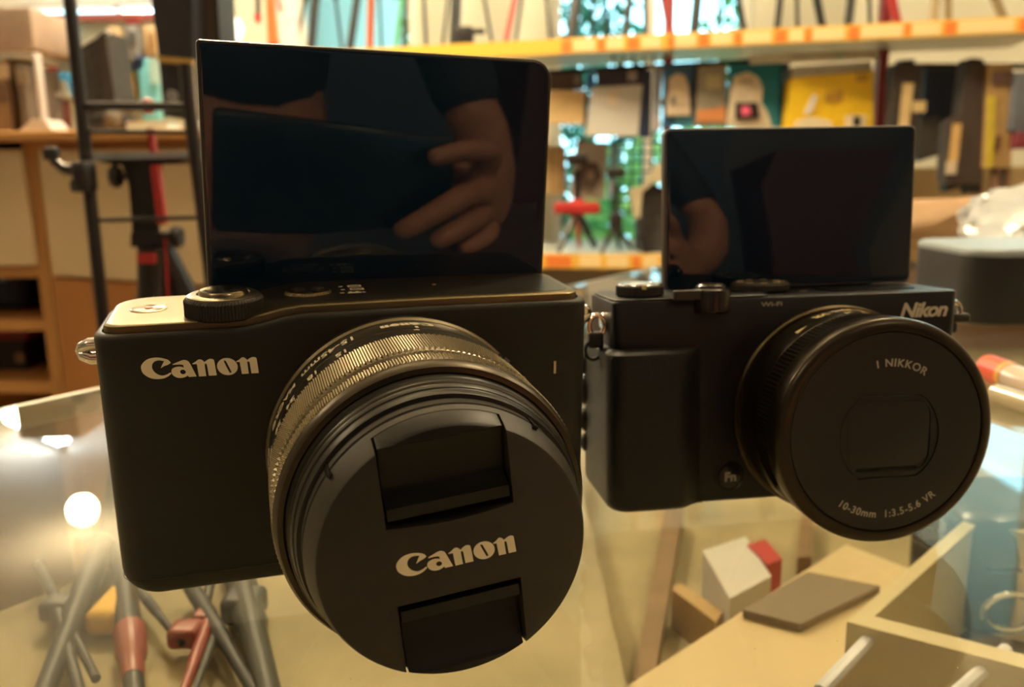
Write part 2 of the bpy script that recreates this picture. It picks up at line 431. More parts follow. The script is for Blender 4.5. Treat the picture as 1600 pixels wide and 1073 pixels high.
MB(K).lathe([(29.6, -34.4), (30.1, -34.8), (29.9, -36.4), (29.3, -37.2), (28.3, -37.4), (28.0, -37.2)], 160, L).build('front_bezel', mat('dark_gunmetal', (.06, .05, .038), .34, metal=.9), fr)
fb = MB(K).lathe([(28.3, -37), (28.0, -37.2), (27.4, -38.6), (27.3, -41.0), (26.9, -41.8), (26.7, -41.9), (26.5, -42.3), (26.6, -43.2), (26.3, -43.9), (25.6, -44.1), (25.2, -43.6)], 160, L).build('front_barrel', mat('front_barrel_black', (.008, .0075, .007), .36, spec=.35), cam1)
MB(K).lathe([(27.4, -40.2), (27.65, -40.5), (27.4, -40.8)], 160, L, close=True).build('fine_groove', MATS['dark_gunmetal'], fb)

def curved(me, a0, y0, r, name, m, parent, cx, cz, up=1):
    # text wrapped on the barrel: read from behind the camera; a0 degrees from the right, letter tops to the front
    return place_flat(me, lambda x, y, z: (cx+(r+z)*math.cos(R(a0)+x/r), y0-y, cz+(r+z)*math.sin(R(a0)+x/r)), name, m, parent)
curved(logo_mesh(11.5, .05), 89, -5.3, 30.06, 'barrel_brand', M_white, lens_barrel, LX, LZ)
tw = lambda s, a, y, size, b=0: curved(text_mesh(s, size, .05, b), a, y, 30.08, 'barrel_marking', M_white, lens_barrel, LX, LZ)
tw('15-45mm', 124, -5.6, 3.7, .06)
tw('MACRO', 152, -5.6, 3.2, .05)
tw('0.25m', 178, -5.6, 3.2, .05)
for s, a in (('15', 118), ('18', 132), ('24', 146), ('28', 157), ('35', 168), ('45', 180)): tw(s, a, -11.9, 3.1, .06)
mb = MB(K)
for a, w, y0, y1 in ((86, .35, -9.9, -8.6), (87, .6, -12.0, -11.5)):
    mb.loft([[(LX+rr*math.cos(R(a)+q/rr), y, LZ+rr*math.sin(R(a)+q/rr)) for q, y in ((-w, y0), (w, y0), (w, y1), (-w, y1))] for rr in (30.0, 30.12)])
mb.build('zoom_index', M_white, lens_barrel)
# lock slider on the right of the ring
MB(K).loft([[(LX+rr*math.cos(R(a)), y, LZ+rr*math.sin(R(a))) for a, y in ((47, -9), (38, -9), (36, -10), (36, -14), (38, -15), (47, -15), (49, -14), (49, -10))] for rr in (29.9, 30.7, 30.9)]).build('lock_switch', M_black, lens_barrel)

# lens cap
CR = R(5.5)
def capxz(x, z): return (LX+x*math.cos(CR)-z*math.sin(CR), LZ+z*math.cos(CR)+x*math.sin(CR))
capprof = [(24.5, -43.2), (25.55, -43.6), (25.6, -46.6), (25.2, -46.8), (25.2, -47.1), (25.5, -47.4), (24.05, -52.2), (23.7, -52.75), (23.2, -53.0), (0, -53.0)]
cap = MB(K).lathe(capprof, 160, L).build('lens_cap', M_cap, cam1)
def capbox(x0, x1, z0, z1, y0, y1, arcz=0):
    P = [(x0, z0), (x1, z0), (x1, z1), (x0, z1)]
    if arcz:
        P = [(x0+(x1-x0)*t/8, z0-arcz*math.sin(PI*t/8)) for t in range(9)]+[(x1, z1), (x0, z1)]
    return MB(K).loft([[(capxz(u, v)[0], y, capxz(u, v)[1]) for u, v in P] for y in (y0, y1)]).build('cut', M_cap, cam1)
boolean(cap, [capbox(-11.2, 11.2, 7.4, 30, -60, -48.8, .9), capbox(-11.2, 11.2, -30, -7.4, -60, -48.8)])
for sgn in (1, -1):
    cl = MB(K).lathe([(24.0, -47.5), (25.35, -47.6), (24.0, -52.1), (23.5, -52.7), (23.0, -52.85), (0, -52.85)], 160, L).build('cap_clip', M_capclip, cam1)
    # keep a block, then scoop the thumb hollow
    z0, z1 = (8.7, 30) if sgn > 0 else (-30, -8.7)
    cl = boolean(cl, [capbox(-10.7, 10.7, z0, z1, -60, -47.55)], 'INTERSECT')
    prof = [(-54, 22.6), (-52.0, 21.6), (-50.2, 18.5), (-49.5, 12.5), (-52.3, 10.9), (-54, 10.8)]
    scoop = MB(K).loft([[(capxz(x, sgn*z)[0], y, capxz(x, sgn*z)[1]) for y, z in prof] for x in (-12, 12)]).build('cut', M_cap, cam1)
    cl = boolean(cl, [scoop])
    cl.parent = cap
place_flat(logo_mesh(21.2, .05), lambda x, y, z: (capxz(x+.2, y-2.1)[0], -53.04-z, capxz(x+.2, y-2.1)[1]), 'cap_lettering', M_white, cap)
for a in (143, 52):
    mb = MB(K); A_ = [(LX+25.45*math.cos(R(a+q)), LZ+25.45*math.sin(R(a+q))) for q in (-1.2, 1.2)]
    mb.rbox(((A_[0][0]+A_[1][0])/2, -46.2, (A_[0][1]+A_[1][1])/2), (1.0, 5.2, 1.0), .1, rot=Matrix.Rotation(-R(a), 3, 'Y')).build('cap_notch', M_black, cap)

# ================================================================== CAMERA WITH BARE LENS (right)
MN = frame(76.9706, 232.4175, 2.267, 0.1315, 0.0475)
cam2 = empty('camera', (0, 0, 0), 'smaller black camera with leather grip, uncapped lens and raised screen, at right', 'camera')
cam2.matrix_world = MN
NX, NZ = 13.1, 25.3
nbody = MB(K); loops = []
M_nb = mat('nikon_body', (.004, .005, .009), .36, spec=.4, bump=.2, bscale=8000)
for (i, z) in arcprof(1.6, 4): loops.append([(x, y, z) for x, y in plan(-50+i, 50-i, i, 29-i, 3, 4)])
for z in (20, 45): loops.append([(x, y, z) for x, y in plan(-50, 50, 0, 29, 3, 4)])
for (i, z) in ((0, 56.9), (.2, 57.3), (.6, 57.5)): loops.append([(x, y, z) for x, y in plan(-50+i, 50-i, i, 29-i, 2.2, 4)])
nbody = nbody.loft(loops).build('camera_body', M_nb, cam2)
# lower left shoulder collar on which the dials sit
mb = MB(K); P = plan(-49.6, -5.2, .4, 27, 3, 4)
mb.loft([[(x, y, 57.3) for x, y in P], [(x, y, 57.9) for x, y in P], [(x*.995-.1, y, 58.15) for x, y in plan(-49.2, -5.6, .8, 26.6, 2.8, 4)]]).build('dial_deck', M_nb, cam2)
# grip
mb = MB(K); loops = []
for (i, z) in ((3.0, .2), (1.5, .6), (.5, 1.6), (0, 3.2), (0, 24), (0, 42.5), (.3, 43.8), (1.2, 44.5), (2.2, 44.7)):
    loops.append([(x, (y if y > 0 or x < -33 else y*(1-sstep(-33.5, -23.5, x))+.6*sstep(-33.5, -23.5, x)), z) for x, y in plan(-52.6+i, -22.6-i*.6, -6.2+i, 27, 4.8, 3)])
grip = mb.loft(loops).build('leather_grip', M_leather, cam2)
# swelling behind the grip (thumb rest)
mb = MB(K)
for zc, rr in ((37, 2.2), (29, 3.0), (20, 2.5), (13, 2.0)):
    mb.lathe([(0, -rr*1.6), (rr*.6, -rr*1.2), (rr, -rr*.4), (rr, rr*.4), (rr*.6, rr*1.2), (0, rr*1.6)], 20, (-52.2, 24, zc), 'Z')
mb.build('thumb_rest', M_matte, cam2)
# front logo
place_flat(text_mesh('Nikon', 5.5, .05, .16, .28, .93), lambda x, y, z: (39.3+x*1.08, -.06-z, 50.4+y*1.02), 'brand_lettering', mat('nikon_white', (.62, .57, .47), .4), cam2)
# Fn button
fn = MB(K).lathe([(4.4, .3), (4.4, -.25), (4.0, -.5), (3.6, -.1), (3.3, -.1), (3.2, -.75), (2.8, -.95), (0, -.95)], 48, (-16.8, 0, 7.5), 'Y').build('function_button', M_black, cam2)
place_flat(text_mesh('Fn', 3.6, .04, .12), lambda x, y, z: (-16.8+x, -1.0-z, 6.3+y), 'button_letters', M_ntext, fn)
# dials and buttons on the top
ld = dial(-40.2, 8.4, 58.2, 61.5, 6.6, 60, .18).build('rear_dial', M_rubber, cam2, smooth=0)
MB(K).lathe([(6.2, 61.3), (6.0, 61.75), (4.0, 61.75), (3.8, 61.6), (3.5, 61.8), (0, 61.85)], 48, (-40.2, 8.4, 0), 'Z').build('dial_cap', mat('pale_window_sheen', (.8, .82, .85), .25, metal=1), ld)  # pale blue-white base colour stands in for the window's reflection on the cap
MB(K).rbox((-40.8, 1.9, 61.0), (1.2, .6, 1.2), .2).build('index_tab', M_gold, ld)
# ribbed power lever
mb = MB(K); mb.rbox((-30.0, -1.2, 58.9), (7.4, 2.2, 2.6), .4)
for k in range(7): mb.rbox((-30.0, -2.4, 57.9+k*.34), (6.8, .3, .17), 0)
mb.build('power_lever', mat('lever_dark', (.05, .045, .045), .4), cam2)
sh = MB(K).lathe([(5.0, 53.8), (5.3, 54.2), (5.3, 59.2), (5.0, 60.0), (4.3, 60.4), (4.1, 60.3), (4.0, 61.0), (3.4, 61.5), (0, 61.7)], 48, (-22.4, 1.2, 0), 'Z').build('shutter_button', mat('shutter_black', (.03, .024, .022), .16, metal=.4), cam2)
nm = dial(-2.2, 15.5, 57.8, 60.3, 8.3, 60, .2).build('mode_dial', M_rubber, cam2, smooth=0)
mb = MB(K)
for j in range(9):
    a = 2*PI*j/9+.3; mb.rbox((-2.2+5.9*math.cos(a), 15.5+5.9*math.sin(a), 60.4), (1.9, 1.0, .12), .05)
mb.build('dial_icons', M_gold, nm)
MB(K).rbox((9.0, 11, 57.6), (2.2, .9, .12)).build('mode_index', M_gold, cam2)
place_flat(text_mesh('Wi-Fi', 3.0, .04, .06), lambda x, y, z: (-5.4+x*.9, -.06-z, 54.9+y*.55), 'wireless_mark', M_ntext, cam2)
# flash lid outline on the right of the top
mb = MB(K); P = plan(16, 42, 8, 20, 1.2, 1.2)
mb.loft([[(x, y, 57.4) for x, y in P], [(x, y, 57.75) for x, y in P]]).build('flash_lid', M_nb, cam2)
# strap lugs
for sx in (-1, 1):
    mb = MB(K); cx = sx*51.5
    mb.lathe([(2.4, 0), (2.4, sx*1.5), (1.8, sx*2.0)], 24, (sx*49.5, 8, 51.5), 'X')
    mb.tube([(cx+sx*1.4+sx*2.2*math.cos(a), 8-1.5, 50.5+2.9*math.sin(a)) for a in [2*PI*k/20 for k in range(20)]], .75, 10, closed=True)
    lug = mb.build('strap_lug', M_chrome, cam2)
    mb = MB(K)
    if sx < 0:
        mb.rbox((cx-1.8, 6.8, 46.6), (4.2, 3.6, 4.4), .8)
        mb.tube([(cx-2.6+2.2*math.cos(a), 6, 43.8+2.6*math.sin(a)) for a in [2*PI*k/20 for k in range(20)]], .5, 8, closed=True)
    else: mb.rbox((cx+3.4, 6.8, 48.6), (6.2, 3.0, 2.6), .8); mb.rbox((cx+.5, 6, 46), (3, 3, 3.2), .8)
    mb.build('lug_cover', M_matte, lug)
# raised screen
def npan(y, ins, r=1.6):
    x0, x1, z0, z1 = -28.2+ins, 50.2-ins, 57.5+ins, 104.9-ins; P = []
    for cx, cz, a0 in ((x1-r, z1-r, 0), (x0+r, z1-r, 90), (x0+r, z0+r, 180), (x1-r, z0+r, 270)):
        for k in range(6): a = R(a0+90*k/5); P.append((cx+r*math.cos(a), y, cz+r*math.sin(a)))
    tl = R(.3)
    return [(x*math.cos(tl)-(z-57)*math.sin(tl), yy, 57+x*math.sin(tl)+(z-57)*math.cos(tl)) for x, yy, z in P]
nd = MB(K).loft([npan(27.6, .6), npan(27.2, .1), npan(25.0, 0), npan(24.3, .1), npan(24.0, .4)]).build('flip_screen', mat('nikon_bezel', (.12, .12, .12), .3, metal=.7), cam2)
MB(K).loft([npan(24.2, .9), npan(23.9, .8), npan(23.85, 1.0)]).build('screen_glass', M_screen, nd)
MB(K).rbox((11, 27.8, 58), (56, 2.4, 3), 1).build('hinge', M_matte, nd)
# lens
NL = (NX, 0, NZ)
MB(K).lathe([(22, 1), (28.9, .4), (29.3, -.3), (29.3, -1.3), (28.8, -1.9)], 160, NL).build('lens_mount_ring', mat('nikon_gilt_ring', (.12, .095, .06), .3, metal=1), cam2)
nb = MB(K).lathe([(27.6, 0), (28.1, -1.7), (28.3, -4), (28.4, -13.0), (28.2, -13.5)], 160, NL).build('lens_barrel', M_nbarrel, cam2)
mb = MB(K); n = 300; loops = []
for (y, kn) in ((-13.4, 0), (-13.9, 1), (-20.6, 1), (-21.0, 0)):
    loops.append([(NX+(28.25+(.32 if j % 2 and kn else 0))*math.cos(2*PI*j/n), y, NZ+(28.25+(.32 if j % 2 and kn else 0))*math.sin(2*PI*j/n)) for j in range(n)])
mb.loft(loops, caps=False).build('zoom_ring', M_nbarrel, cam2, smooth=0)
MB(K).lathe([(28.2, -20.8), (28.75, -21.2), (28.9, -22.2), (28.9, -26.6), (28.6, -27.3), (27.6, -27.95), (26.0, -28.2), (25.7, -28.1), (25.6, -27.4)], 160, NL).build('front_rim', M_nbarrel, cam2)
face = MB(K).lathe([(25.75, -26.5), (25.7, -27.5), (25.3, -27.9), (24.6, -28.0), (0, -28.0)], 160, NL).build('front_face', M_nface, cam2)
FX, FZ = NX+.6, NZ-1.0
def shp(r, zc, n=40):
    P = []
    for k in range(n):
        a = 2*PI*k/n; x, z = r*math.cos(a), r*math.sin(a)
        z = max(-zc, min(zc, z)); P.append((x, z))
    return P
cut = MB(K).loft([[(FX+x, y, FZ+z) for x, z in shp(13.3, 10.6)] for y in (-29, -27.55)]).build('cut', M_nface, cam2)
boolean(face, [cut])
blade = MB(K).loft([[(FX+x, y, FZ+z) for x, z in shp(13.3-i, 10.6-i)] for y, i in ((-27.3, .18), (-27.78, .18), (-27.86, .3))]).build('lens_shutter', M_nface, cam2)
def rr2(x0, x1, z0, z1, r, n=6):
    P = []
    for cx, cz, a0 in ((x1-r, z1-r, 0), (x0+r, z1-r, 90), (x0+r, z0+r, 180), (x1-r, z0+r, 270)):
        for k in range(n): a = R(a0+90*k/(n-1)); P.append((cx+r*math.cos(a), cz+r*math.sin(a)))
    return P
cut = MB(K).loft([[(FX+x, y, FZ+z) for x, z in rr2(-11.2, 11.0, -9.2, 9.0, 4.5)] for y in (-28.5, -27.4)]).build('cut', M_nface, cam2)
boolean(blade, [cut])
MB(K).loft([[(FX+x, y, FZ+z) for x, z in rr2(-11.0+i, 10.8-i, -7.6+i, 8.8-i, 4.2)] for y, i in ((-27.35, 0), (-27.72, 0), (-27.8, .2))]).build('shutter_blade', M_nface, blade)
MB(K).prism(rr2(-8.5, 8.0, -8.9, -8.0, .4), .1, lambda u, v, w: (FX+u, -27.45-w, FZ+v)).build('blade_slot', M_black, blade)
# lettering on the face, letters along arcs
def arctext(s, rad, a_mid, size, parent, top=True, bold=.02, gap=1.12, name='face_marking'):
    me = text_mesh(s, size, .03, bold, 0, gap)
    def fn_(x, y, z):
        if top: a = R(a_mid)-x/rad; rr = rad+y
        else: a = R(a_mid)+x/rad; rr = rad-y
        return (NX+rr*math.cos(a), -28.03-z, NZ+rr*math.sin(a))
    return place_flat(me, fn_, name, M_ntext, parent)
arctext('1 NIKKOR', 16.9, 80, 2.75, face, True, .05)
arctext('10-30mm  1:3.5-5.6 VR', 22.0, -88, 2.7, face, False, .03, 1.12)
nt_ = lambda s, a, y, size, b: curved(text_mesh(s, size, .05, b), a, y, 28.42, 'barrel_marking', M_gold, nb, NX, NZ)
nt_('10-30', 84, -4.2, 3.6, .1); nt_('VR', 106, -5.8, 3.4, .12); nt_('T', 86, -10.3, 2.8, .1); nt_('W', 64, -10.3, 2.8, .1)
mb = MB(K)
for a, y, s_ in ((93, -10.6, 1), (121, -10.2, 1.2)):
    mb.loft([[(NX+rr*math.cos(R(a)+q/rr), y+w, NZ+rr*math.sin(R(a)+q/rr)) for q, w in ((-1.4*s_, .2), (1.4*s_, .9*s_), (1.4*s_, -.7*s_))] for rr in (28.35, 28.48)])
mb.build('zoom_arrow', M_gold, nb)
MB(K).lathe([(1.6, 0), (1.5, -.5), (0, -.8)], 24, (39.0, 0, 46.0), 'Y').build('focus_lamp', mat('lamp_lens', (.12, .11, .1), .15), cam2)

# ================================================================== THE ROOM
H_CEIL = 2.6
M_floor = mat('floor_tile', (.42, .35, .25), .35, noise=.12, nscale=3)
M_wallp = mat('pale_wall_paint', (.62, .62, .53), .8, noise=.04, nscale=2)
M_wallc = mat('cream_wall_paint', (.45, .38, .27), .8)
M_wallr = mat('rear_wall_paint', (.16, .15, .15), .8, noise=.2, nscale=1.5)
M_ceil = mat('ceiling_paint', (.72, .68, .58), .8)
M_cream = mat('cream_door', (.62, .50, .33), .42, noise=.03, nscale=3)
M_oak = wood('orange_oak', (.36, .15, .045), (.46, .21, .07), (1, 1, .15))
M_oakedge = wood('oak_edge', (.48, .24, .08), (.56, .30, .11), (.3, 1, 1))
M_pale = wood('pale_board', (.62, .49, .27), (.72, .59, .35), (3, .4, 1))
M_dark = mat('dark_plastic', (.015, .014, .016), .4)
M_dark2 = mat('charcoal_fabric', (.035, .033, .038), .8, noise=.3, nscale=40)
M_redp = mat('red_metal', (.45, .03, .03), .4)
M_glass = glass('counter_glass', (.975, .98, .965), .04, .004, dust=.055)
M_pane = glass('window_glass', (.93, .98, .98), .04)
M_acr = glass('acrylic', (.96, .97, .97), .06, .02)

def struct(name, mb, m, smooth=0): return tag(mb.build(name, m, smooth=smooth), kind='structure')
def bx(mb, x0, x1, y0, y1, z0, z1, r=0):
    return mb.rbox(((x0+x1)/2, (y0+y1)/2, (z0+z1)/2), (abs(x1-x0), abs(y1-y0), abs(z1-z0)), r)
XL, XR, YB, YF = -4.9, 2.9, -2.2, 7.4
WY = 2.75; WX = -0.9
struct('floor', bx(MB(), XL, XR, YB, YF, -.1, 0), M_floor)
struct('ceiling', bx(MB(), XL, XR, YB, YF, H_CEIL, H_CEIL+.1), M_ceil)
struct('wall_left', bx(MB(), XL-.1, XL, YB, YF, 0, H_CEIL), M_wallc)
struct('wall_right', bx(MB(), XR, XR+.1, YB, WY, 0, H_CEIL), M_wallc)
struct('wall_rear', bx(MB(), XL, XR, YB-.1, YB, 0, H_CEIL), M_wallr)
struct('wall_inner', bx(MB(), WX, WX+.1, WY+.12, YF, 0, H_CEIL), M_wallp)
def wall_with_holes(x0, x1, z0, z1, y0, y1, holes):
    mb = MB(); holes = sorted(holes); x = x0
    for (a, b, c0, c1) in holes:
        bx(mb, x, a, y0, y1, z0, z1); bx(mb, a, b, y0, y1, z0, c0); bx(mb, a, b, y0, y1, c1, z1); x = b
    bx(mb, x, x1, y0, y1, z0, z1); return mb
def wx(px): return at(px, 100, WY).x
W1 = (wx(462), wx(655), 1.15, 2.35); W2 = (wx(862), wx(1176), at(900, 392, WY).z, 2.35); W3 = (.98, 2.55, 1.52, 2.42)
struct('wall_back', wall_with_holes(WX, XR, 0, H_CEIL, WY, WY+.12, [W1, W2, W3]), M_wallp)
W4 = (-3.95, -1.6, 1.5, 2.3)
struct('wall_far', wall_with_holes(XL, WX, 0, H_CEIL, YF, YF+.12, [W4]), M_wallc)
M_frame = mat('window_frame_paint', (.7, .7, .66), .4)
for i, (w, yy, nx_, nz_) in enumerate(((W1, WY, 1, 1), (W2, WY, 2, 2), (W3, WY, 2, 1), (W4, YF, 3, 1))):
    o = bx(MB(), w[0]+.02, w[1]-.02, yy+.05, yy+.056, w[2]+.02, w[3]-.02).build('window_%d' % (i+1), M_pane, smooth=0); tag(o, kind='structure')
    mb = MB()
    for k in range(nx_+1):
        x = w[0]+.015+(w[1]-w[0]-.03)*k/nx_; bx(mb, x-.014, x+.014, yy+.035, yy+.075, w[2], w[3])
    for k in range(nz_+1):
        z = w[2]+.015+(w[3]-w[2]-.03)*k/nz_; bx(mb, w[0], w[1], yy+.035, yy+.075, z-.014, z+.014)
    mb.build('window_frame', M_frame, o, smooth=0)

# garden outside the windows
tag(bx(MB(), -7, 6, 7.6, 12, -.3, -.1).build('garden_ground', mat('soil', (.08, .07, .04), .9)), kind='structure')
tag(bx(MB(), -.7, 6, 2.95, 12, -.3, -.1).build('garden_path', mat('paving', (.2, .2, .18), .9)), kind='structure')
M_leafs = [mat('leaf_green', (.10, .36, .10), .45, col2=(.28, .62, .16), nscale=6), mat('leaf_teal', (.03, .22, .16), .45, col2=(.08, .42, .30), nscale=6), mat('leaf_bright', (.22, .60, .22), .4, col2=(.5, .85, .3), nscale=8)]
def shrub(x, y, rx, rz, zc, n, m, label, sz=.05):
    e = empty('shrub', (x, y, -.1), label, 'shrub')
    vs = []; fs = []
    for _ in range(n):
        while True:
            p = Vector((random.uniform(-1, 1), random.uniform(-1, 1), random.uniform(-1, 1)))
            if .35 < p.length < 1: break
        c0 = Vector((p.x*rx, p.y*rx*.6, p.z*rz+zc+.1)); a = Vector((random.gauss(0, 1), random.gauss(0, 1), random.gauss(0, 1))).normalized()
        b = a.orthogonal().normalized(); s_ = sz*random.uniform(.6, 1.3); k = len(vs)
        vs += [c0-a*s_, c0+b*s_*.4, c0+a*s_, c0-b*s_*.4]; fs.append((k, k+1, k+2, k+3))
    MB().add(vs, fs).build('foliage', m, e, smooth=0)
    mb = MB(); mb.tube([(0, 0, 0), (.05, 0, zc*.5), (0, 0, zc+.2)], [.05, .04, .02]); mb.tube([(0.02, 0, zc*.5), (rx*.5, 0, zc+.3)], [.03, .012]); mb.tube([(0.02, 0, zc*.5), (-rx*.5, 0, zc+.2)], [.03, .012])
    mb.build('trunk', mat('bark', (.12, .08, .05), .9), e)
shrub(.35, 4.3, .42, .95, 1.0, 1500, M_leafs[1], 'teal-green leafy shrub outside the middle window, on its left side')
shrub(1.25, 4.3, .44, .95, 1.0, 1500, M_leafs[0], 'bright green leafy shrub outside the middle window, on its right side')
shrub(.72, 3.45, .5, .35, .75, 900, M_leafs[2], 'low yellow-green shrub outside the window above the lower shelf')
shrub(-.22, 3.7, .22, .9, 1.6, 900, M_leafs[0], 'green shrub outside the left window behind the large raised screen')

# ceiling lights
M_warm = mat('warm_diffuser', (1, .8, .5), .5, emit=(1.0, .785, .47), estr=155)
M_warmdim = mat('warm_diffuser_dim', (1, .8, .5), .5, emit=(1.0, .765, .48), estr=42)
M_cool = mat('tube_light', (.9, .95, 1), .5, emit=(.80, .9, 1.0), estr=120)
M_fix = mat('fixture_white', (.7, .7, .68), .4)
def pendant(x, y, drop, label, r=.07, m=M_warm):
    e = empty('ceiling_light', (x, y, H_CEIL), label, 'ceiling light', 'round warm globe lamps on the ceiling')
    MB().lathe([(.05, 0), (.05, -.012), (.012, -.02), (.006, -.03), (.006, -drop+r*.9), (.02, -drop+r*.9), (.025, -drop+r*.75)], 24, (0, 0, 0), 'Z').build('lamp_rod', M_fix, e)
    MB().lathe([(0, -r)]+[(r*math.sin(PI*k/12), -r*math.cos(PI*k/12)) for k in range(1, 12)]+[(0, r)], 28, (0, 0, -drop), 'Z').build('globe', m, e)
for x, y, dr, l in ((-2.25, 4.26, .15, 'in the deep room beyond the cabinets'), (-3.64, 6.10, .15, 'farthest away, near the far window'), (-.5, 1.6, .45, 'beyond the counter, left of the middle window, added for gold highlights'),
                (.75, .95, .30, 'over the counter\'s far right corner'), (2.0, 1.7, .15, 'in front of the high right window'), (-2.4, 1.6, .15, 'above the aisle left of the cabinets'),
                (-1.3, -1.1, .15, 'behind the photographer, left'), (1.5, -1.2, .15, 'behind the photographer, right')):
    pendant(x, y, dr, 'warm globe ceiling lamp '+l, m=M_warmdim if y < 0 else M_warm, r=.12 if dr > .4 else .07)  # both globes near the counter are unseen, added for top light and gold highlights
e = empty('tube_lamp', (-3.34, 5.90, H_CEIL), 'long white fluorescent tube lamp on the ceiling', 'ceiling light')
d_ = Vector((-.25, .21, 0))
MB().tube([Vector((0, 0, -.1))-d_, Vector((0, 0, -.1))+d_], .055, 12).build('tube', M_cool, e)
MB().tube([Vector((0, 0, -.03))-d_*1.05, Vector((0, 0, -.03))+d_*1.05], .03, 8).build('batten', M_fix, e)

# ================================================================== THE COUNTER
cpts = [(-.62, -.215), (1.35, -.215), (1.35, .99), (.252, .99)]
GT = .008
ctr = empty('display_counter', (.3, .3, 0), 'glass-topped display counter that both cameras stand on', 'counter')
def cw(mb, pts, z0, z1): return mb.loft([[(x-.3, y-.3, z0) for x, y in pts], [(x-.3, y-.3, z1) for x, y in pts]])
cw(MB(), cpts, TZ-GT, TZ).build('glass_top', M_glass, ctr, smooth=0)
def inset(p, d):
    cx = sum(q[0] for q in p)/len(p); cy = sum(q[1] for q in p)/len(p)
    return [(cx+(x-cx)*(1-d), cy+(y-cy)*(1-d)) for x, y in p]
ci = inset(cpts, .012)
cw(MB(), ci, 0, TZ-.36).build('base', M_oak, ctr, smooth=0)
def wallpane(a, b, z0, z1, t, m, name):
    a = Vector((a[0]-.3, a[1]-.3, 0)); b = Vector((b[0]-.3, b[1]-.3, 0)); n = (b-a).cross(Vector((0, 0, 1))).normalized()*t
    MB().loft([[p+Vector((0, 0, z)) for p in (a, b, b-n, a-n)] for z in (z0, z1)]).build(name, m, ctr, smooth=0)
wallpane(ci[3], ci[0], TZ-.36, TZ-GT, .005, M_acr, 'side_glass')
wallpane(ci[0], ci[1], TZ-.36, TZ-GT, .005, M_acr, 'front_glass')
wallpane(ci[2], ci[3], TZ-.36, TZ-GT, .012, M_oak, 'back_panel')
wallpane(ci[1], ci[2], TZ-.36, TZ-GT, .012, M_oak, 'end_panel')
# metal edge strip along the glass, as in the photo's bright double line
M_alu = mat('edge_strip', (.42, .42, .34), .3, metal=.6)
a = Vector((cpts[3][0]-.3, cpts[3][1]-.3, TZ-.004)); b = Vector((cpts[0][0]-.3, cpts[0][1]-.3, TZ-.004))
n = (b-a).cross(Vector((0, 0, 1))).normalized()
MB().loft([[p+Vector((0, 0, z)) for p in (a, b, b+n*.004, a+n*.004)] for z in (-.006, .004)]).build('edge_trim', M_alu, ctr)
SH = -.115
ci2 = inset(cpts, .03)
cw(MB(), ci2, TZ+SH-.01, TZ+SH).build('shelf', mat('shelf_cloth', (.36, .30, .165), .75, noise=.22, nscale=14), ctr, smooth=0)

RT = -.068
rp_ = [(-.55, -.19), (.035, -.19), (.035, .60), (.012, .60)]
cw(MB(), rp_, TZ+SH+.0005, TZ+RT).build('riser', MATS['shelf_cloth'], ctr, smooth=0)
# things inside the case
def lying(name, label, cat, group, strokes, z=RT+.012, knobs=()):
    o0 = atz(*strokes[0][0], z)
    e = empty(name, (o0.x, o0.y, TZ+RT), label, cat, group); o = Vector(e.location)
    for (p, q, w, m, nm) in strokes:
        w *= .8
        A, B = atz(*p, z), atz(*q, z); r = w/2
        ins = lambda v: .81*v.x-.587*v.y > -.352
        for t_ in range(60):
            if not ins(A): A = A+(B-A)*.03
            if not ins(B): B = B+(A-B)*.03
        if B.y < -.19 or A.y < -.19: pass
        A, B = A-o, B-o
        B2 = A+(B-A)*.55
        mb = MB(); mb.tube([A, B2, A+(B-A)*.6, B], [r, r*.9, r*.72, r*.62], 12)
        mb.build(nm, m, e)
    for (p, r, m) in knobs:
        MB().rbox(atz(*p, z)-o, (r*1.7, r*1.7, r*1.2), r*.3).build('leg_hub', m, e)
    return e
M_gr = mat('grey_leg', (.018, .018, .018), .5); M_gr2 = mat('olive_leg', (.05, .05, .038), .5); M_redb = mat('red_brown', (.28, .05, .03), .4)
lying('tripod', 'grey folded tripod lying under the glass at the lower left, legs crossed', 'tripod', 'tripods lying in the counter',
      [((160, 850), (62, 1100), .013, M_gr, 'leg'), ((5, 770), (150, 1060), .006, M_gr, 'leg'), ((88, 950), (128, 1095), .007, M_gr, 'leg')], RT+.008, [((90, 948), .006, M_dark)])
lying('tripod', 'tripod under the glass with a thick upright leg and red lower section', 'tripod', 'tripods lying in the counter',
      [((190, 860), (213, 1110), .012, M_gr, 'leg'), ((200, 900), (284, 1005), .005, M_gr, 'leg'), ((203, 985), (208, 1060), .0135, M_redb, 'grip')], RT+.008, [((290, 990), .006, M_redb)])
lying('tripod', 'slim red and black tripod under the glass, right of the red-handled one', 'tripod', 'tripods lying in the counter',
      [((330, 960), (276, 1110), .006, M_redb, 'leg'), ((298, 915), (400, 1085), .008, M_gr, 'leg'), ((342, 975), (296, 1100), .004, M_gr2, 'leg'), ((330, 905), (315, 975), .005, M_gr, 'leg')], RT+.008, [((318, 965), .004, M_redb)])
lying('monopod', 'olive-grey monopod with a wide collar under the glass left of the capped lens', 'monopod', None,
      [((362, 850), (428, 1120), .016, M_gr2, 'pole')], RT+.008, [((382, 945), .0085, M_gr)])
pq = atz(176, 935, RT+.01)
tag(MB().rbox((pq.x, pq.y, TZ+RT+.006), (.012, .026, .010), .004, rot=None).build('pouch', mat('yellow_cloth', (.75, .45, .05), .7), None, org=Vector((pq.x, pq.y, TZ+RT))), 'small yellow pouch under the glass between two tripods at lower left', 'pouch')

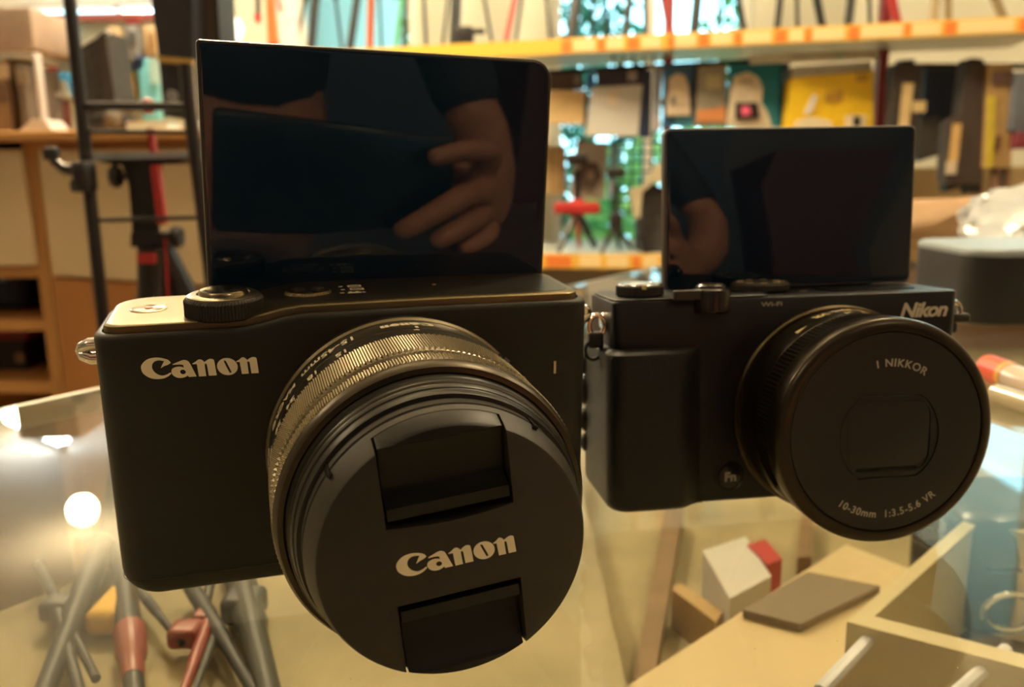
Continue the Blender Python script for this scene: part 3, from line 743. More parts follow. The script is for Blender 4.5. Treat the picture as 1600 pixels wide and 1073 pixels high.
def zprism(name, m, parent, pxs, z0, z1, o, bev=0):
    P = [atz(px, py, z1) for px, py in pxs]
    loops = [[Vector((p.x, p.y, TZ+z))-o for p in P] for z in (z0, z1)]
    return MB().loft(loops).build(name, m, parent, smooth=0)
def zthing(name, label, cat, m, pxs, z0, z1, group=None):
    p = atz(*pxs[0], z0); e = None; o = Vector((p.x, p.y, TZ+z0))
    ob = MB().loft([[Vector((q.x, q.y, TZ+z)) for q in [atz(a, b, z1) for a, b in pxs]] for z in (z0, z1)]).build(name, m, None, org=o, smooth=0)
    return tag(ob, label, cat, group)
zthing('display_board', 'pale cream board sloping across the counter, seen through the glass below the right camera', 'board', M_pale, [(968, 1079), (1322, 850), (1452, 900), (1216, 1150)], SH+.001, -.078)
zthing('wood_strip', 'brown wooden strip under the glass between the two cameras', 'wood strip', wood('brown_strip', (.2, .12, .05), (.28, .17, .08)), [(1040, 790), (1068, 792), (1022, 1060), (990, 1060)], SH+.001, SH+.012)
zthing('wood_strip', 'short brown wooden strip under the glass below the small camera\'s button', 'wood strip', MATS['brown_strip'], [(1252, 790), (1272, 792), (1268, 870), (1246, 870)], SH+.001, SH+.012)
c1 = zthing('carton', 'small white carton with red end lying under the glass below the right camera', 'carton', mat('white_card', (.62, .6, .56), .6), [(1098, 860), (1165, 838), (1205, 900), (1140, 935)], SH+.001, SH+.03)
zprism('red_panel', M_redp, c1, [(1168, 850), (1196, 842), (1222, 872), (1200, 882)], SH+.001, SH+.031, Vector(c1.location))
zthing('tray_edge', 'tan wooden ledge behind the white carton under the glass', 'ledge', wood('tan_ledge', (.42, .27, .1), (.5, .33, .14)), [(1050, 920), (1062, 910), (1130, 955), (1118, 972)], SH+.001, SH+.02)
zthing('dark_box', 'flat grey-brown box under the glass on the pale board', 'box', mat('grey_brown_card', (.22, .17, .11), .6), [(1160, 952), (1262, 893), (1375, 915), (1250, 975)], -.0775, -.0745)
for i, (a, b) in enumerate((((1281, 1080), (1358, 998)), ((1492, 1085), (1572, 1015)))):
    A, B = atz(*a, -.06), atz(*b, -.06)
    tag(MB().tube([A, B], .0022, 8).build('white_rod', mat('white_rod', (.75, .78, .85), .3), None, org=A), ('white rod under the glass on the pale board', 'white rod under the glass in front of the tray\'s long side')[i], 'rod')
# white-framed tray
TZ1 = -.055; O = [atz(1323, 971, TZ1), atz(1515, 805, TZ1), None, atz(1760, 1085, TZ1)]
O[2] = O[1]+O[3]-O[0]
e = empty('tray', (O[0].x, O[0].y, TZ+SH), 'cream-framed display tray under the glass at the lower right', 'tray'); eo = Vector(e.location)
cen = (O[0]+O[2])/2
I = [cen+(p-cen)*.86 for p in O]
mb = MB(); n4 = 4; vs = []
for z in (TZ+SH+.001, TZ+TZ1):
    for P in (O, I): vs += [Vector((p.x, p.y, z))-eo for p in P]
fs = []
for k in range(4):
    j = (k+1) % 4
    fs += [(k, j, 8+j, 8+k), (4+k, 12+k, 12+j, 4+j), (8+k, 8+j, 12+j, 12+k), (k, 4+k, 4+j, j)]
mb.add(vs, fs).build('tray_frame', mat('cream_frame', (.70, .62, .38), .45), e, smooth=0)
MB().loft([[Vector((p.x, p.y, z))-eo for p in I] for z in (TZ+SH+.001, TZ+SH+.012)]).build('tray_base', M_dark, e, smooth=0)
# dark camera bag in the tray
bc = atz(1570, 900, -.085)
e = empty('camera_bag', (bc.x+.012, bc.y+.005, TZ+SH+.013), 'rounded dark grey camera bag with a chrome ring, in the cream-framed tray', 'camera bag')
mb = MB(); loops = []
for (i, z) in ((4, 0), (1, 3), (0, 12), (0, 35), (2, 44), (7, 50), (14, 52)):
    loops.append([(x*.001, y*.001, z*.001) for x, y in plan(-42+i, 60-i, -26+i*.6, 34-i*.6, 16-i*.5, 16-i*.5)])
mb.loft(loops).build('bag_body', mat('bag_shell', (.03, .035, .04), .25), e)
MB().tube([(-.024+.011*math.cos(a), -.031, .014+.008*math.sin(a)) for a in [2*PI*k/20 for k in range(20)]], .0016, 8, closed=True).build('chrome_ring', M_chrome, e)
MB().tube([(-.041, -.012, .03), (-.030, -.026, .03), (.04, -.0265, .03)], .0012, 6).build('zip', M_gr, e)

# things on the counter at the right
p = atz(1512, 512, 0)
e = empty('speaker', (p.x+.062, p.y+.045, TZ), 'round-cornered black box with a grey-blue lid, on the counter at the right edge', 'box')
mb = MB(); loops = []
for (i, z) in ((2.5, 0), (.6, 1.2), (0, 4), (0, 38), (.4, 41)): loops.append([(x*.001, y*.001, z*.001) for x, y in plan(-60+i, 60-i, -45+i, 45-i, 20, 20)])
mb.loft(loops).build('box_body', mat('box_black', (.014, .014, .016), .42), e)
mb = MB(); loops = []
for (i, z) in ((.4, 41), (0, 41.6), (0, 44), (1.2, 45.2)): loops.append([(x*.001, y*.001, z*.001) for x, y in plan(-60+i, 60-i, -45+i, 45-i, 20, 20)])
mb.loft(loops).build('lid', mat('box_lid', (.30, .36, .42), .35), e)
# pen
A = atz(1538, 572, .006); B = atz(1640, 612, .006); d = (B-A).normalized()
e = empty('marker_pen', (A.x, A.y, TZ), 'clear-barrelled marker pen with a red cap, lying on the glass at the right', 'marker pen'); eo = Vector(e.location)
MB().tube([A-eo, A+d*.003-eo, A+d*.017-eo], [.0035, .006, .006], 16).build('pen_cap', mat('pen_red', (.75, .10, .04), .3), e)
MB().tube([A+d*.017-eo, A+d*.020-eo], .006, 16).build('pen_band', mat('pen_orange', (.8, .38, .05), .3), e)
MB().tube([A+d*.020-eo, A+d*.12-eo, A+d*.125-eo], [.0056, .0056, .003], 16).build('pen_barrel', mat('pen_clear', (.62, .50, .42), .15), e)
A = atz(1555, 615, .004); B = atz(1680, 655, .004)
tag(MB().tube([A, B], .004, 12).build('clear_straw', mat('clear_straw', (.55, .48, .34), .12), None, org=Vector((A.x, A.y, TZ))), 'thin clear tube lying on the glass in front of the marker pen', 'tube')
# wooden tray below bag / pen: brown wrapping paper on the counter
def crumple(name, label, cat, m, org, sx, sy, sz, seed, shape=1.0):
    rnd = random.Random(seed); bm = bmesh.new(); bmesh.ops.create_icosphere(bm, subdivisions=4, radius=1)
    dirs = [(Vector((rnd.gauss(0, 1), rnd.gauss(0, 1), rnd.gauss(0, 1))).normalized(), rnd.uniform(.62, .98)) for _ in range(34)]
    for v in bm.verts:
        u = v.co.normalized(); t = 1.25
        for dd, o_ in dirs:
            q = u.dot(dd)
            if q > .05: t = min(t, o_/q)
        v.co = Vector((u.x*t*sx, u.y*t*sy, max(u.z*t*sz+sz*.8, 0)))
    me = bpy.data.meshes.new(name); bm.to_mesh(me); bm.free(); me.materials.append(m)
    for pl in me.polygons: pl.use_smooth = True
    me.set_sharp_from_angle(angle=R(25))
    o = bpy.data.objects.new(name, me); C.objects.link(o); o.location = org
    return tag(o, label, cat)
p = atz(1470, 452, 0)
crumple('paper_bag', 'crumpled brown paper bag lying on the counter behind the right camera', 'paper bag', mat('kraft_paper', (.40, .24, .12), .6, noise=.15, nscale=8), Vector((p.x+.095, p.y+.14, TZ)), .145, .10, .043, 3)
P4 = [at(1508, 325, .66), at(1592, 290, .70), at(1680, 300, .72), at(1640, 380, .64), at(1532, 392, .60)]
cc_ = sum(P4, Vector())/5
mb = MB(); loops = []
fr_, bk_ = [], []
N_ = 6
def lerp(a, b, t): return a+(b-a)*t
vs = []; fs = []
rnd = random.Random(5)
for i in range(13):
    for j in range(13):
        u, v = i/12, j/12
        a = lerp(P4[0], P4[2], u); b = lerp(P4[4], P4[3], u); q = lerp(a, b, v)+Vector((0, .008*math.sin(5*u+3*v), .012*math.sin(u*PI)*(1-v)))
        q += Vector((rnd.uniform(-.002, .002), rnd.uniform(-.0015, .0015), rnd.uniform(-.002, .002))); vs.append(q)
for i in range(12):
    for j in range(12): k = i*13+j; fs.append((k, k+1, k+14, k+13))
n0 = len(vs); vs += [q+Vector((.004, .018, -.002)) for q in vs]; fs += [tuple(x+n0 for x in f[::-1]) for f in fs]
for i in range(12):
    for a, b in ((i*13, (i+1)*13), ((i+1)*13+12, i*13+12), (i+1, i), (156+i, 157+i)): fs.append((a, b, b+n0, a+n0))
pb = MB().add(vs, fs).build('plastic_bag', mat('silver_plastic', (.50, .54, .60), .22, metal=.15), None, org=Vector((cc_.x, cc_.y, TZ+.05)), smooth=25)
tag(pb, 'shiny silvery-white plastic bag resting on the brown paper bag', 'plastic bag')

# ================================================================== BACKGROUND HELPERS
def q3(px, py, D): return at(px, py, D)
def slab(mb, x0, y0, x1, y1, D, th, o=Vector(), r=0):
    a = at(x0, y0, D); b = at(x1, y1, D)
    mb.rbox((Vector(((a.x+b.x)/2, D+th/2, (a.z+b.z)/2))-o), (abs(b.x-a.x), th, abs(b.z-a.z)), r); return mb
def quad(mb, pts, D, th, o=Vector()):
    return mb.loft([[Vector((at(x, y, D).x, D+t, at(x, y, D).z))-o for x, y in pts] for t in (0, th)])
def thing(name, label, cat, base, D, parts, group=None):
    # parts: (part name, material, 'r'|'q', coords, thickness, dy, rounding); first part is the body
    b = at(base[0], base[1], D); o = Vector((b.x, D, b.z)); e = empty(name, o, label, cat, group)
    for (pn, m, kind, co, th, dy, rd) in parts:
        mb = MB()
        if kind == 'r': slab(mb, *co, D+dy, th, o, rd)
        elif kind == 'q': quad(mb, co, D+dy, th, o)
        elif kind == 't': mb.tube([at(x, y, D+dy+(z if False else 0))-o for x, y in co], th, 12)
        elif kind == 'd':
            p = at(co[0], co[1], D+dy)-o; mb.lathe([(0, -th), (rd*.8, -th), (rd, -th*.6), (rd, 0)], 24, p, 'Y')
        mb.build(pn, m, e)
    return e
def col(r, g, b, rough=.55): return mat('c_%d_%d_%d' % (int(r*100), int(g*100), int(b*100)), (r, g, b), rough, noise=.08, nscale=30)

# ------------------------------------------------------------------ left cabinets
D0 = 1.42
def cab(px0, px1, name, label, parts):
    a = at(px0, 210, D0); b = at(px1, 210, D0); e = empty(name, (a.x, D0, 0), label, 'cabinet', 'oak-framed cabinets'); o = Vector(e.location)
    return e, o, a.x, b.x
zt = at(60, 222, D0).z
# left unit: door above open shelves
e, o, xa, xb = cab(-210, 52, 'cabinet', 'oak cabinet with one cream door over open shelves, farthest left', None)
za = at(20, 417, D0).z
mb = MB(); bx(mb, xa-o.x, xa-o.x+.02, 0, .45, 0, zt); bx(mb, xb-o.x-.02, xb-o.x, 0, .45, 0, zt); bx(mb, xa-o.x+.02, xb-o.x-.02, .43, .45, 0, zt)
z1 = at(20, 500, D0).z; z2 = at(20, 598, D0).z
for z in (za, z1, z2, .06): bx(mb, xa-o.x+.02, xb-o.x-.02, 0, .43, z-.018, z)
mb.build('carcass', M_oakedge, e, smooth=0)
bx(MB(), xa-o.x+.022, xb-o.x-.014, -.016, -.001, za+.004, zt-.012).build('door', M_cream, e, smooth=0)
# right unit
e, o, xa2, xb2 = cab(53, 470, 'cabinet', 'oak cabinet with cream door over a brown lower panel, behind the left camera', None)
mb = MB(); bx(mb, 0, xb2-xa2, 0, .45, 0, zt).build('carcass', M_oakedge, e, smooth=0)
dl_, dr_ = at(62, 428, D0), at(470, 500, D0)
MB().loft([[(.012, y, zt-.014), (xb2-xa2-.01, y, zt-.014), (xb2-xa2-.01, y, dr_.z+.05), (.012, y, dl_.z)] for y in (-.016, -.001)]).build('door', M_cream, e, smooth=0)
MB().loft([[(.012, y, dl_.z-.006), (xb2-xa2-.01, y, dr_.z+.044), (xb2-xa2-.01, y, .06), (.012, y, .06)] for y in (-.016, -.001)]).build('lower_panel', M_oak, e, smooth=0)
zw = at(60, 206, D0).z
mb = MB(); mb.rbox(((xa+xb2)/2, D0+.2, (zt+zw)/2), (xb2-xa+.04, .5, zw-zt-.001), .003)
tag(mb.build('worktop', M_oakedge, None, org=Vector(((xa+xb2)/2, D0+.2, zt))), 'orange oak worktop across the cabinets, stacked with goods', 'worktop')
thing('sports_bag', 'dark blue bag on the open shelf of the left cabinet', 'bag', (25, 497, 0), D0+.1, [('bag_body', col(.02, .04, .09), 'r', (-60, 418, 40, 484), .2, 0, .02), ('patch', col(.25, .35, .5), 'r', (-20, 425, 8, 440), .01, -.01, 0)])
thing('shoe_box', 'dark box with a red lid on the lower open shelf of the left cabinet', 'box', (25, 597, 0), D0+.1, [('box_body', col(.03, .025, .025), 'r', (-20, 530, 42, 578), .2, 0, .004), ('lid', col(.22, .02, .03), 'r', (-22, 517, 44, 531), .21, -.005, .003), ('label', col(.3, .2, .1), 'r', (22, 552, 38, 566), .004, -.004, 0)])

# ------------------------------------------------------------------ goods on the worktop (depths 1.5 - 1.75)
wz = lambda D: None
def goods(name, label, cat, D, parts, group=None, x=None):
    co = parts[0][3]; xx = x if x is not None else ((co[0]+co[2])/2 if parts[0][2] == 'r' else co[0][0])
    yb = co[3] if parts[0][2] == 'r' else max(q[1] for q in co)
    return thing(name, label, cat, (xx, yb), D, parts, group)
pinkish = col(.42, .33, .28); brownm = col(.25, .17, .11); brownd = col(.13, .09, .07); wht = mat('white_plastic', (.68, .68, .70), .3)
goods('magazine_file', 'brown patterned file box at the photo\'s left edge, on the worktop', 'file box', 1.50, [('box_body', brownm, 'r', (-30, 92, 19, 206), .12, 0, .004), ('spine_label', col(.45, .36, .26), 'r', (-20, 100, 14, 122), .003, -.003, 0), ('picture', brownd, 'r', (-16, 130, 14, 160), .003, -.003, 0)])
goods('magazine_file', 'dark grey-brown file box beside the white acrylic stand', 'file box', 1.50, [('box_body', col(.17, .14, .12), 'r', (21, 100, 48, 206), .12, 0, .004), ('spine_label', col(.3, .25, .2), 'r', (24, 108, 45, 130), .003, -.003, 0)])
goods('carton', 'large pinkish-grey carton lying across the two file boxes', 'carton', 1.50, [('box_body', pinkish, 'r', (-60, 12, 54, 77), .14, 0, .003), ('tape', col(.6, .62, .6), 'r', (-40, 77.3, 44, 90), .13, .005, 0)])
e = goods('acrylic_stand', 'white acrylic stand on a flared base, between file boxes and blister packs', 'stand', 1.47, [('post', mat('stand_white', (.62, .60, .62), .25), 'r', (49, 82, 68, 190), .02, 0, .003), ('foot', MATS['stand_white'], 'q', [(50, 186), (68, 186), (84, 206), (28, 206)], .06, -.02, 0)])
goods('blister_pack', 'black and white blister pack at the top, left of the bright blue pack', 'package', 1.778, [('card', col(.07, .08, .08), 'r', (60, 38, 80, 88), .02, 0, .003), ('window', col(.5, .5, .5), 'r', (80.5, 36, 87, 86), .02, -.003, .002)])
goods('blister_pack', 'bright blue blister pack just left of the black pole top', 'package', 1.778, [('card', col(.02, .28, .6), 'r', (88, 28, 112, 86), .02, 0, .003), ('header', col(.6, .65, .7), 'r', (90, 30, 106, 38), .003, -.004, 0)])
goods('pouch', 'dark red pouch hanging below the black and white pack', 'package', 1.778, [('card', col(.25, .03, .05), 'r', (70, 92, 84, 112), .02, 0, .003), ('tab', col(.4, .36, .25), 'r', (60, 92, 69.5, 110), .01, 0, 0)])
goods('blister_pack', 'blue pack low on the left, beside the black pole', 'package', 1.778, [('card', col(.02, .2, .45), 'r', (82, 114, 112, 150), .02, 0, .003), ('header', col(.1, .4, .6), 'r', (84, 138, 100, 148), .003, -.004, 0)])
goods('panel', 'pale green-grey display back panel behind the left-hand packs', 'display panel', 1.80, [('board', col(.40, .45, .40), 'r', (52, 26, 300, 222), .012, 0, 0), ('top_rail', col(.35, .12, .12), 'r', (56, 22, 300, 30), .02, -.006, 0)])
goods('tape_roll', 'pale roll leaning beside a red box on the worktop', 'roll', 1.6, [('roll_body', col(.55, .55, .5), 'q', [(70, 125), (80, 122), (90, 150), (80, 155)], .05, 0, 0)])
goods('box', 'small dark red box standing on the worktop beside the acrylic stand', 'box', 1.6, [('box_body', col(.22, .06, .06), 'r', (78, 155, 94, 206), .05, 0, .003), ('stripe', col(.5, .45, .4), 'r', (80, 175, 92, 190), .003, -.003, 0)])
M_mesh = mat('mesh_fabric', (.035, .038, .045), .55, noise=.5, nscale=120)
goods('mesh_bag', 'black mesh laptop bag with a bright zip, standing on the worktop', 'bag', 1.6, [('bag_body', M_mesh, 'q', [(122, 72), (164, 48), (180, 170), (125, 206)], .09, 0, 0), ('zip', col(.6, .65, .68), 'q', [(122, 70), (164, 46), (165, 50), (123, 75)], .02, -.004, 0), ('side_panel', col(.03, .022, .02), 'q', [(152, 56), (164, 48), (181, 170), (165, 175)], .01, -.011, 0)])
cr = col(.6, .46, .3); 
goods('package', 'cream package with a pale label, directly right of the mesh bag', 'package', 1.778, [('card', cr, 'r', (166, 42, 190, 88), .02, 0, .004), ('label', col(.62, .55, .45), 'r', (170, 46, 178, 80), .003, -.004, 0)])
goods('package', 'grey package showing a camera, between two cream packages', 'package', 1.778, [('card', col(.28, .30, .34), 'r', (193, 38, 219, 96), .02, 0, .004), ('picture', col(.12, .13, .15), 'r', (199, 50, 213, 66), .003, -.004, 0), ('header', col(.3, .06, .06), 'r', (195, 26, 217, 37), .01, 0, 0)])
goods('package', 'cream package with a brown figure, right of the grey camera package', 'package', 1.778, [('card', cr, 'r', (221, 40, 246, 88), .02, 0, .004), ('figure', col(.4, .25, .12), 'r', (232, 52, 242, 76), .003, -.004, 0)])
goods('package', 'teal-topped pack below the cream package', 'package', 1.778, [('card', col(.12, .42, .38), 'r', (178, 90, 204, 110), .02, 0, .003), ('strip', col(.5, .6, .55), 'r', (180, 100, 202, 104), .003, -.004, 0)])
goods('package', 'yellow pouch with dark corners below the teal pack', 'package', 1.778, [('card', col(.6, .38, .1), 'r', (181, 111, 209, 152), .02, 0, .006), ('label', col(.55, .5, .3), 'r', (184, 138, 200, 150), .003, -.004, 0)])
goods('package', 'navy pack above the bright sky-blue bag', 'package', 1.778, [('card', col(.015, .03, .14), 'r', (206, 86, 228, 110), .02, 0, .004), ('tab', col(.1, .15, .3), 'r', (210, 88, 224, 92), .003, -.004, 0)])
goods('package', 'bright sky-blue bag right of the yellow pouch', 'package', 1.778, [('card', col(.18, .62, .85), 'r', (212, 90, 252, 200), .02, 0, .006), ('panel', col(.45, .75, .85), 'r', (232, 92, 250, 130), .003, -.004, 0)])
goods('camera', 'black camera lying on the worktop behind the black pole', 'camera', 1.55, [('camera_body', M_dark, 'r', (140, 178, 196, 205), .06, 0, .006), ('lens', col(.10, .08, .06), 'r', (158, 174, 180, 198), .04, -.03, .008), ('viewfinder', M_dark, 'r', (160, 168, 176, 179), .03, .01, .003)])
goods('tray', 'small white-blue tray at the worktop front under the red strap', 'tray', 1.44, [('tray_base', col(.55, .75, .85), 'r', (197, 194, 262, 205), .06, 0, .002), ('lip', wht, 'r', (197, 190, 262, 194), .004, 0, 0)])

# ------------------------------------------------------------------ stands in front of the cabinets (D = 0.8)
DS = .82
M_pole = mat('stand_black', (.018, .014, .018), .4)
b = at(103, -60, DS); foot = at(108, 0, DS)+(at(158, 470, DS)-at(108, 0, DS))*3.9
p0 = at(103, -55, DS); p1 = at(158, 470, DS); dvec = p1-p0; t_ = p0.z/(p0.z-p1.z); pf = p0+dvec*t_; pf.z = .006
e = empty('light_stand', (pf.x, pf.y, 0), 'tall black stand with two leaning poles and crossbars left of the large camera', 'stand'); o = Vector(e.location)
MB().tube([p0-o, pf-o], [.0055, .0075], 14).build('pole', M_pole, e)
MB().tube([p0-o+Vector((0, 0, 0)), p0-o+(p0-p1).normalized()*.05], .004, 10).build('pole_tip', M_gold, e)
s0 = at(296, 170, DS); s1 = at(331, 445, DS); t2 = s0.z/(s0.z-s1.z); sf = s0+(s1-s0)*t2; sf.z = .006
MB().tube([at(290, 100, DS)-o, s0-o, sf-o], [.006, .006, .008], 14).build('pole', M_pole, e)
for (a, b, r) in (((122, 166), (298, 166), .004), ((128, 206), (300, 206), .0022), ((150, 344), (318, 340), .0022)):
    MB().tube([at(*a, DS)-o, at(*b, DS)-o], r, 10).build('crossbar', M_pole, e)
mb = MB(); mb.rbox(at(142, 276, DS)-Vector((0, .012, 0))-o, (.014, .024, .028), .004); mb.rbox(at(128, 290, DS)-o, (.015, .02, .012), .003)
mb.tube([at(135, 268, DS)-o, at(100, 264, DS)-o, at(82, 250, DS)-o], [.007, .005, .004], 10); mb.rbox(at(80, 240, DS)-o, (.012, .012, .012), .003)
mb.build('clamp', M_pole, e)
# tripod with platform
DT = .86
p = at(238, 470, DT); base = Vector((p.x+.02, DT, 0))
e = empty('tripod', base, 'black tripod with flat platform, red strap and knobs, before the cream cabinet', 'tripod'); o = base
quad(MB(), [(142, 239), (298, 237), (300, 246), (145, 250)], DT-.01, .07, o).build('platform', mat('platform_silver', (.45, .52, .58), .2, metal=.4), e, smooth=0)
mb = MB(); quad(mb, [(145, 250), (300, 246), (275, 256), (178, 258)], DT, .04, o)
mb.build('platform_bracket', M_pole, e, smooth=0)
mb = MB(); mb.loft([[at(x, y, DT+dy)-o for (x, dy) in ((cx-w, 0), (cx+w, 0), (cx+w, .03), (cx-w, .03))] for (cx, w, y) in ((222, 32, 256), (226, 25, 290), (228, 21, 368))])
mb.build('center_column', M_dark, e, smooth=0)
quad(MB(), [(204, 364), (262, 364), (262, 386), (204, 386)], DT-.006, .045, o).build('collar', M_pole, e, smooth=0)
lg0 = at(236, 386, DT)-o
for k, (dx_, dy_) in enumerate(((-.28, .1), (.3, .12), (.02, .38))):
    MB().tube([lg0+Vector((0, .02, 0)), Vector((dx_, dy_, .006))], [.014, .011], 10).build('leg', M_pole, e)
MB().tube([at(235, 386, DT)-o, at(236, 520, DT)-o], .0125, 14).build('lower_column', M_pole, e)
quad(MB(), [(214, 396), (240, 396), (240, 412), (214, 412)], DT-.016, .02, o).build('red_label', M_redp, e, smooth=0)
mb = MB(); quad(mb, [(228, 200), (238, 200), (242, 238), (234, 238)], DT-.02, .006, o); quad(mb, [(234, 258), (246, 258), (258, 350), (246, 352)], DT-.02, .008, o)
mb.build('strap', M_redp, e, smooth=0)
tg = MB().lathe([(.006, -.004), (.0075, 0), (.006, .004)], 20, at(231, 166, DT-.02)-o, 'Y').build('strap_button', M_redp, e)
for (x, y) in ((172, 276), (268, 370)):
    mb = MB(); mb.lathe([(.003, .0), (.010, .002), (.0115, .006), (.009, .010)], 20, at(x, y, DT)-o, 'X'); mb.tube([at(x, y, DT)-o, at(x+(30 if x < 200 else -14), y, DT)-o], .003, 8)
    mb.build('knob', M_dark, e)
A = at(258, 372, DT-.01); 
tag(MB().tube([A, at(262, 455, DT-.01), at(266, 600, DT-.01)], .0012, 6).build('red_cord', M_redp, None, org=A), 'thin red cord hanging beside the black tripod\'s knob', 'cord')
# black bag and brown sleeve hanging at the top, with wooden bar
thing('tripod_bag', 'tall black padded bag hanging at the top, left of the large raised screen', 'bag', (275, 178), 1.0, [('bag_body', mat('padded_black', (.022, .02, .028), .5), 'q', [(228, -60), (300, -60), (303, 180), (256, 182), (248, 90)], .08, 0, 0), ('pocket', M_dark2, 'q', [(258, 100), (296, 98), (298, 172), (260, 174)], .02, -.02, 0), ('badge', col(.25, .25, .28), 'd', (270, 150), .006, -.026, .006)])
thing('bag_sleeve', 'brown-grey sleeve hanging behind the large raised screen\'s left corner', 'sleeve', (315, 95), 1.04, [('sleeve_body', col(.12, .085, .065), 'q', [(285, -60), (336, -60), (346, 100), (296, 100)], .06, 0, 0), ('edge', col(.05, .05, .05), 'q', [(330, -60), (337, -60), (346, 100), (340, 100)], .062, -.003, 0)])
thing('wooden_frame', 'thin ochre wooden frame crossing the black bag', 'frame', (296, 190), .96, [('rail', wood('ochre', (.45, .27, .07), (.55, .34, .1)), 'q', [(246, 87), (300, 92), (300, 101), (246, 96)], .012, 0, 0), ('upright', col(.5, .38, .25), 'q', [(290, 101), (298, 101), (310, 260), (303, 260)], .012, 0, 0)])

# ------------------------------------------------------------------ shelf unit (right)
# yawed slightly: depth falls from 2.12 at px 780 to 1.86 at px 1600
def SD(px): return 2.12-(px-780)*.00032
M_rail = mat('yellow_rail', (.80, .50, .08), .45); M_tagw = mat('price_tag_cream', (.85, .70, .38), .4); M_tago = mat('price_tag_orange', (.75, .22, .05), .45)
M_board = mat('shelf_board', (.55, .56, .50), .4)
def shelf(name, label, pts, pxs, depth, o_=None, tags=(), tagm=None):
    # pts: (px, ytop, ybot) along the front edge
    A = [(at(px, (yt+yb)/2, SD(px)), (yb-yt)/FPX*SD(px)) for px, yt, yb in pts]
    z = sum(a[0].z for a in A)/len(A); th = sum(a[1] for a in A)/len(A)
    P = [Vector((a[0].x, a[0].y, z)) for a in A]; o = Vector((P[0].x, P[0].y, z)); e = empty(name, o, label, 'shelf'); 
    d = (P[-1]-P[0]).normalized(); n = Vector((-d.y, d.x, 0))
    if n.y < 0: n = -n
    Ln = (P[-1]-P[0]).length
    def strip(mb, a0, a1, n0, n1, z0, z1): return mb.loft([[d*a+n*b+Vector((0, 0, zz)) for a, b in ((a0, n0), (a1, n0), (a1, n1), (a0, n1))] for zz in (z0, z1)])
    strip(MB(), 0, Ln, .004, depth, th*.1, th*.42).build('board', M_board, e, smooth=0)
    rl = strip(MB(), 0, Ln, 0, .004, -th*.5, th*.5).build('price_rail', M_rail, e, smooth=0)
    for i, (p0_, p1_, m) in enumerate(tags):
        a0 = (at(p0_, 60, SD(p0_)).x-P[0].x)/d.x; a1 = (at(p1_, 60, SD(p1_)).x-P[0].x)/d.x
        strip(MB(), a0, a1, -.0015, -.0002, -th*.38, th*.38).build('price_tag', m, rl, smooth=0)
    return e, o, d, n, z, th
tg_ = []
rr_ = random.Random(11)
for a, b, m in ((876, 892, M_tago), (895, 928, M_tagw), (932, 944, M_tago), (946, 972, M_tagw), (978, 996, M_tago), (1000, 1030, M_tagw), (1040, 1050, M_tago), (1052, 1084, M_tagw), (1088, 1104, M_tago), (1108, 1140, M_tagw), (1144, 1154, M_tago), (1158, 1200, M_tagw),
                (1206, 1224, M_tago), (1228, 1250, M_tagw), (1254, 1262, M_tago), (1265, 1314, M_tagw), (1320, 1336, M_tago), (1340, 1404, M_tagw), (1408, 1416, M_tago), (1420, 1464, M_tagw), (1470, 1488, M_tago), (1492, 1580, M_tagw), (1588, 1600, M_tago)): tg_.append((a, b, m))
US = shelf('wall_shelf', 'long upper shelf with a yellow price rail, tripods standing on it', [(320, 77, 95), (780, 68, 88), (1200, 49, 72), (1680, 36, 64)], None, .42, tags=tg_)
LS = shelf('wall_shelf', 'lower shelf with an orange price rail between the two cameras', [(760, 385, 402), (850, 392, 410), (1050, 400, 428), (1400, 412, 445)], None, .40, tags=[(905, 940, M_tagw), (950, 985, M_tagw), (992, 1005, M_tago), (1010, 1034, M_tagw), (850, 892, M_tago)])
# uprights
for (px, y, l) in ((1046, 20, 'slim red shelf post between the hanging white packs and the blister pack'), (1384, 20, 'slim dark red shelf post right of the yellow bag')):
    D = SD(px)+.30; a = at(px, y, D)
    tag(bx(MB(), a.x-.011, a.x+.011, D-.01, D+.02, .0, 2.2).build('shelf_post', mat('red_post', (.22, .02, .025), .4) if px > 1200 else M_redp, None, org=Vector((a.x, D, 0)), smooth=0), l, 'shelf post')
# bracket / hanging bars
for (x0, x1, y0, y1, l) in ((850, 1225, 113, 93, 'thin dark hanging bar carrying the blister packs'), (1398, 1640, 103, 104, 'dark hanging bar carrying the bags at the right')):
    A = at(x0, y0, SD(x0)+.096); B = at(x1, y1, SD(x1)+.096)
    tag(MB().tube([A, B], .006, 8).build('hanging_bar', M_dark, None, org=A), l, 'bar')

def hang(name, label, cat, parts, group=None, dd=.06):
    co = parts[0][3]; xs = [co[0], co[2]] if parts[0][2] == 'r' else [q[0] for q in co]; px = sum(xs)/len(xs)
    yb = co[3] if parts[0][2] == 'r' else max(q[1] for q in co)
    return thing(name, label, cat, (px, yb), SD(px)+dd, parts, group)
navy = col(.015, .03, .08); silver = mat('silver_pouch', (.60, .61, .60), .35); teal = col(.01, .22, .33); yel = mat('yellow_bag', (.85, .58, .02), .45, noise=.1, nscale=12)
g1 = 'blister packs hanging under the upper shelf'
hang('hanging_pouch', 'cream pouch under a dark header card, nearest the large camera\'s screen', 'package', [('pouch', col(.68, .5, .26), 'q', [(862, 141), (914, 141), (912, 194), (846, 192)], .03, 0, 0), ('header', col(.06, .04, .04), 'r', (858, 115, 912, 140), .012, .005, 0), ('side', col(.02, .03, .06), 'q', [(915, 141), (921, 118), (918, 196), (912, 196)], .03, 0, 0), ('tab', col(.2, .19, .18), 'r', (897, 117, 906, 131), .004, -.002, 0)], g1)
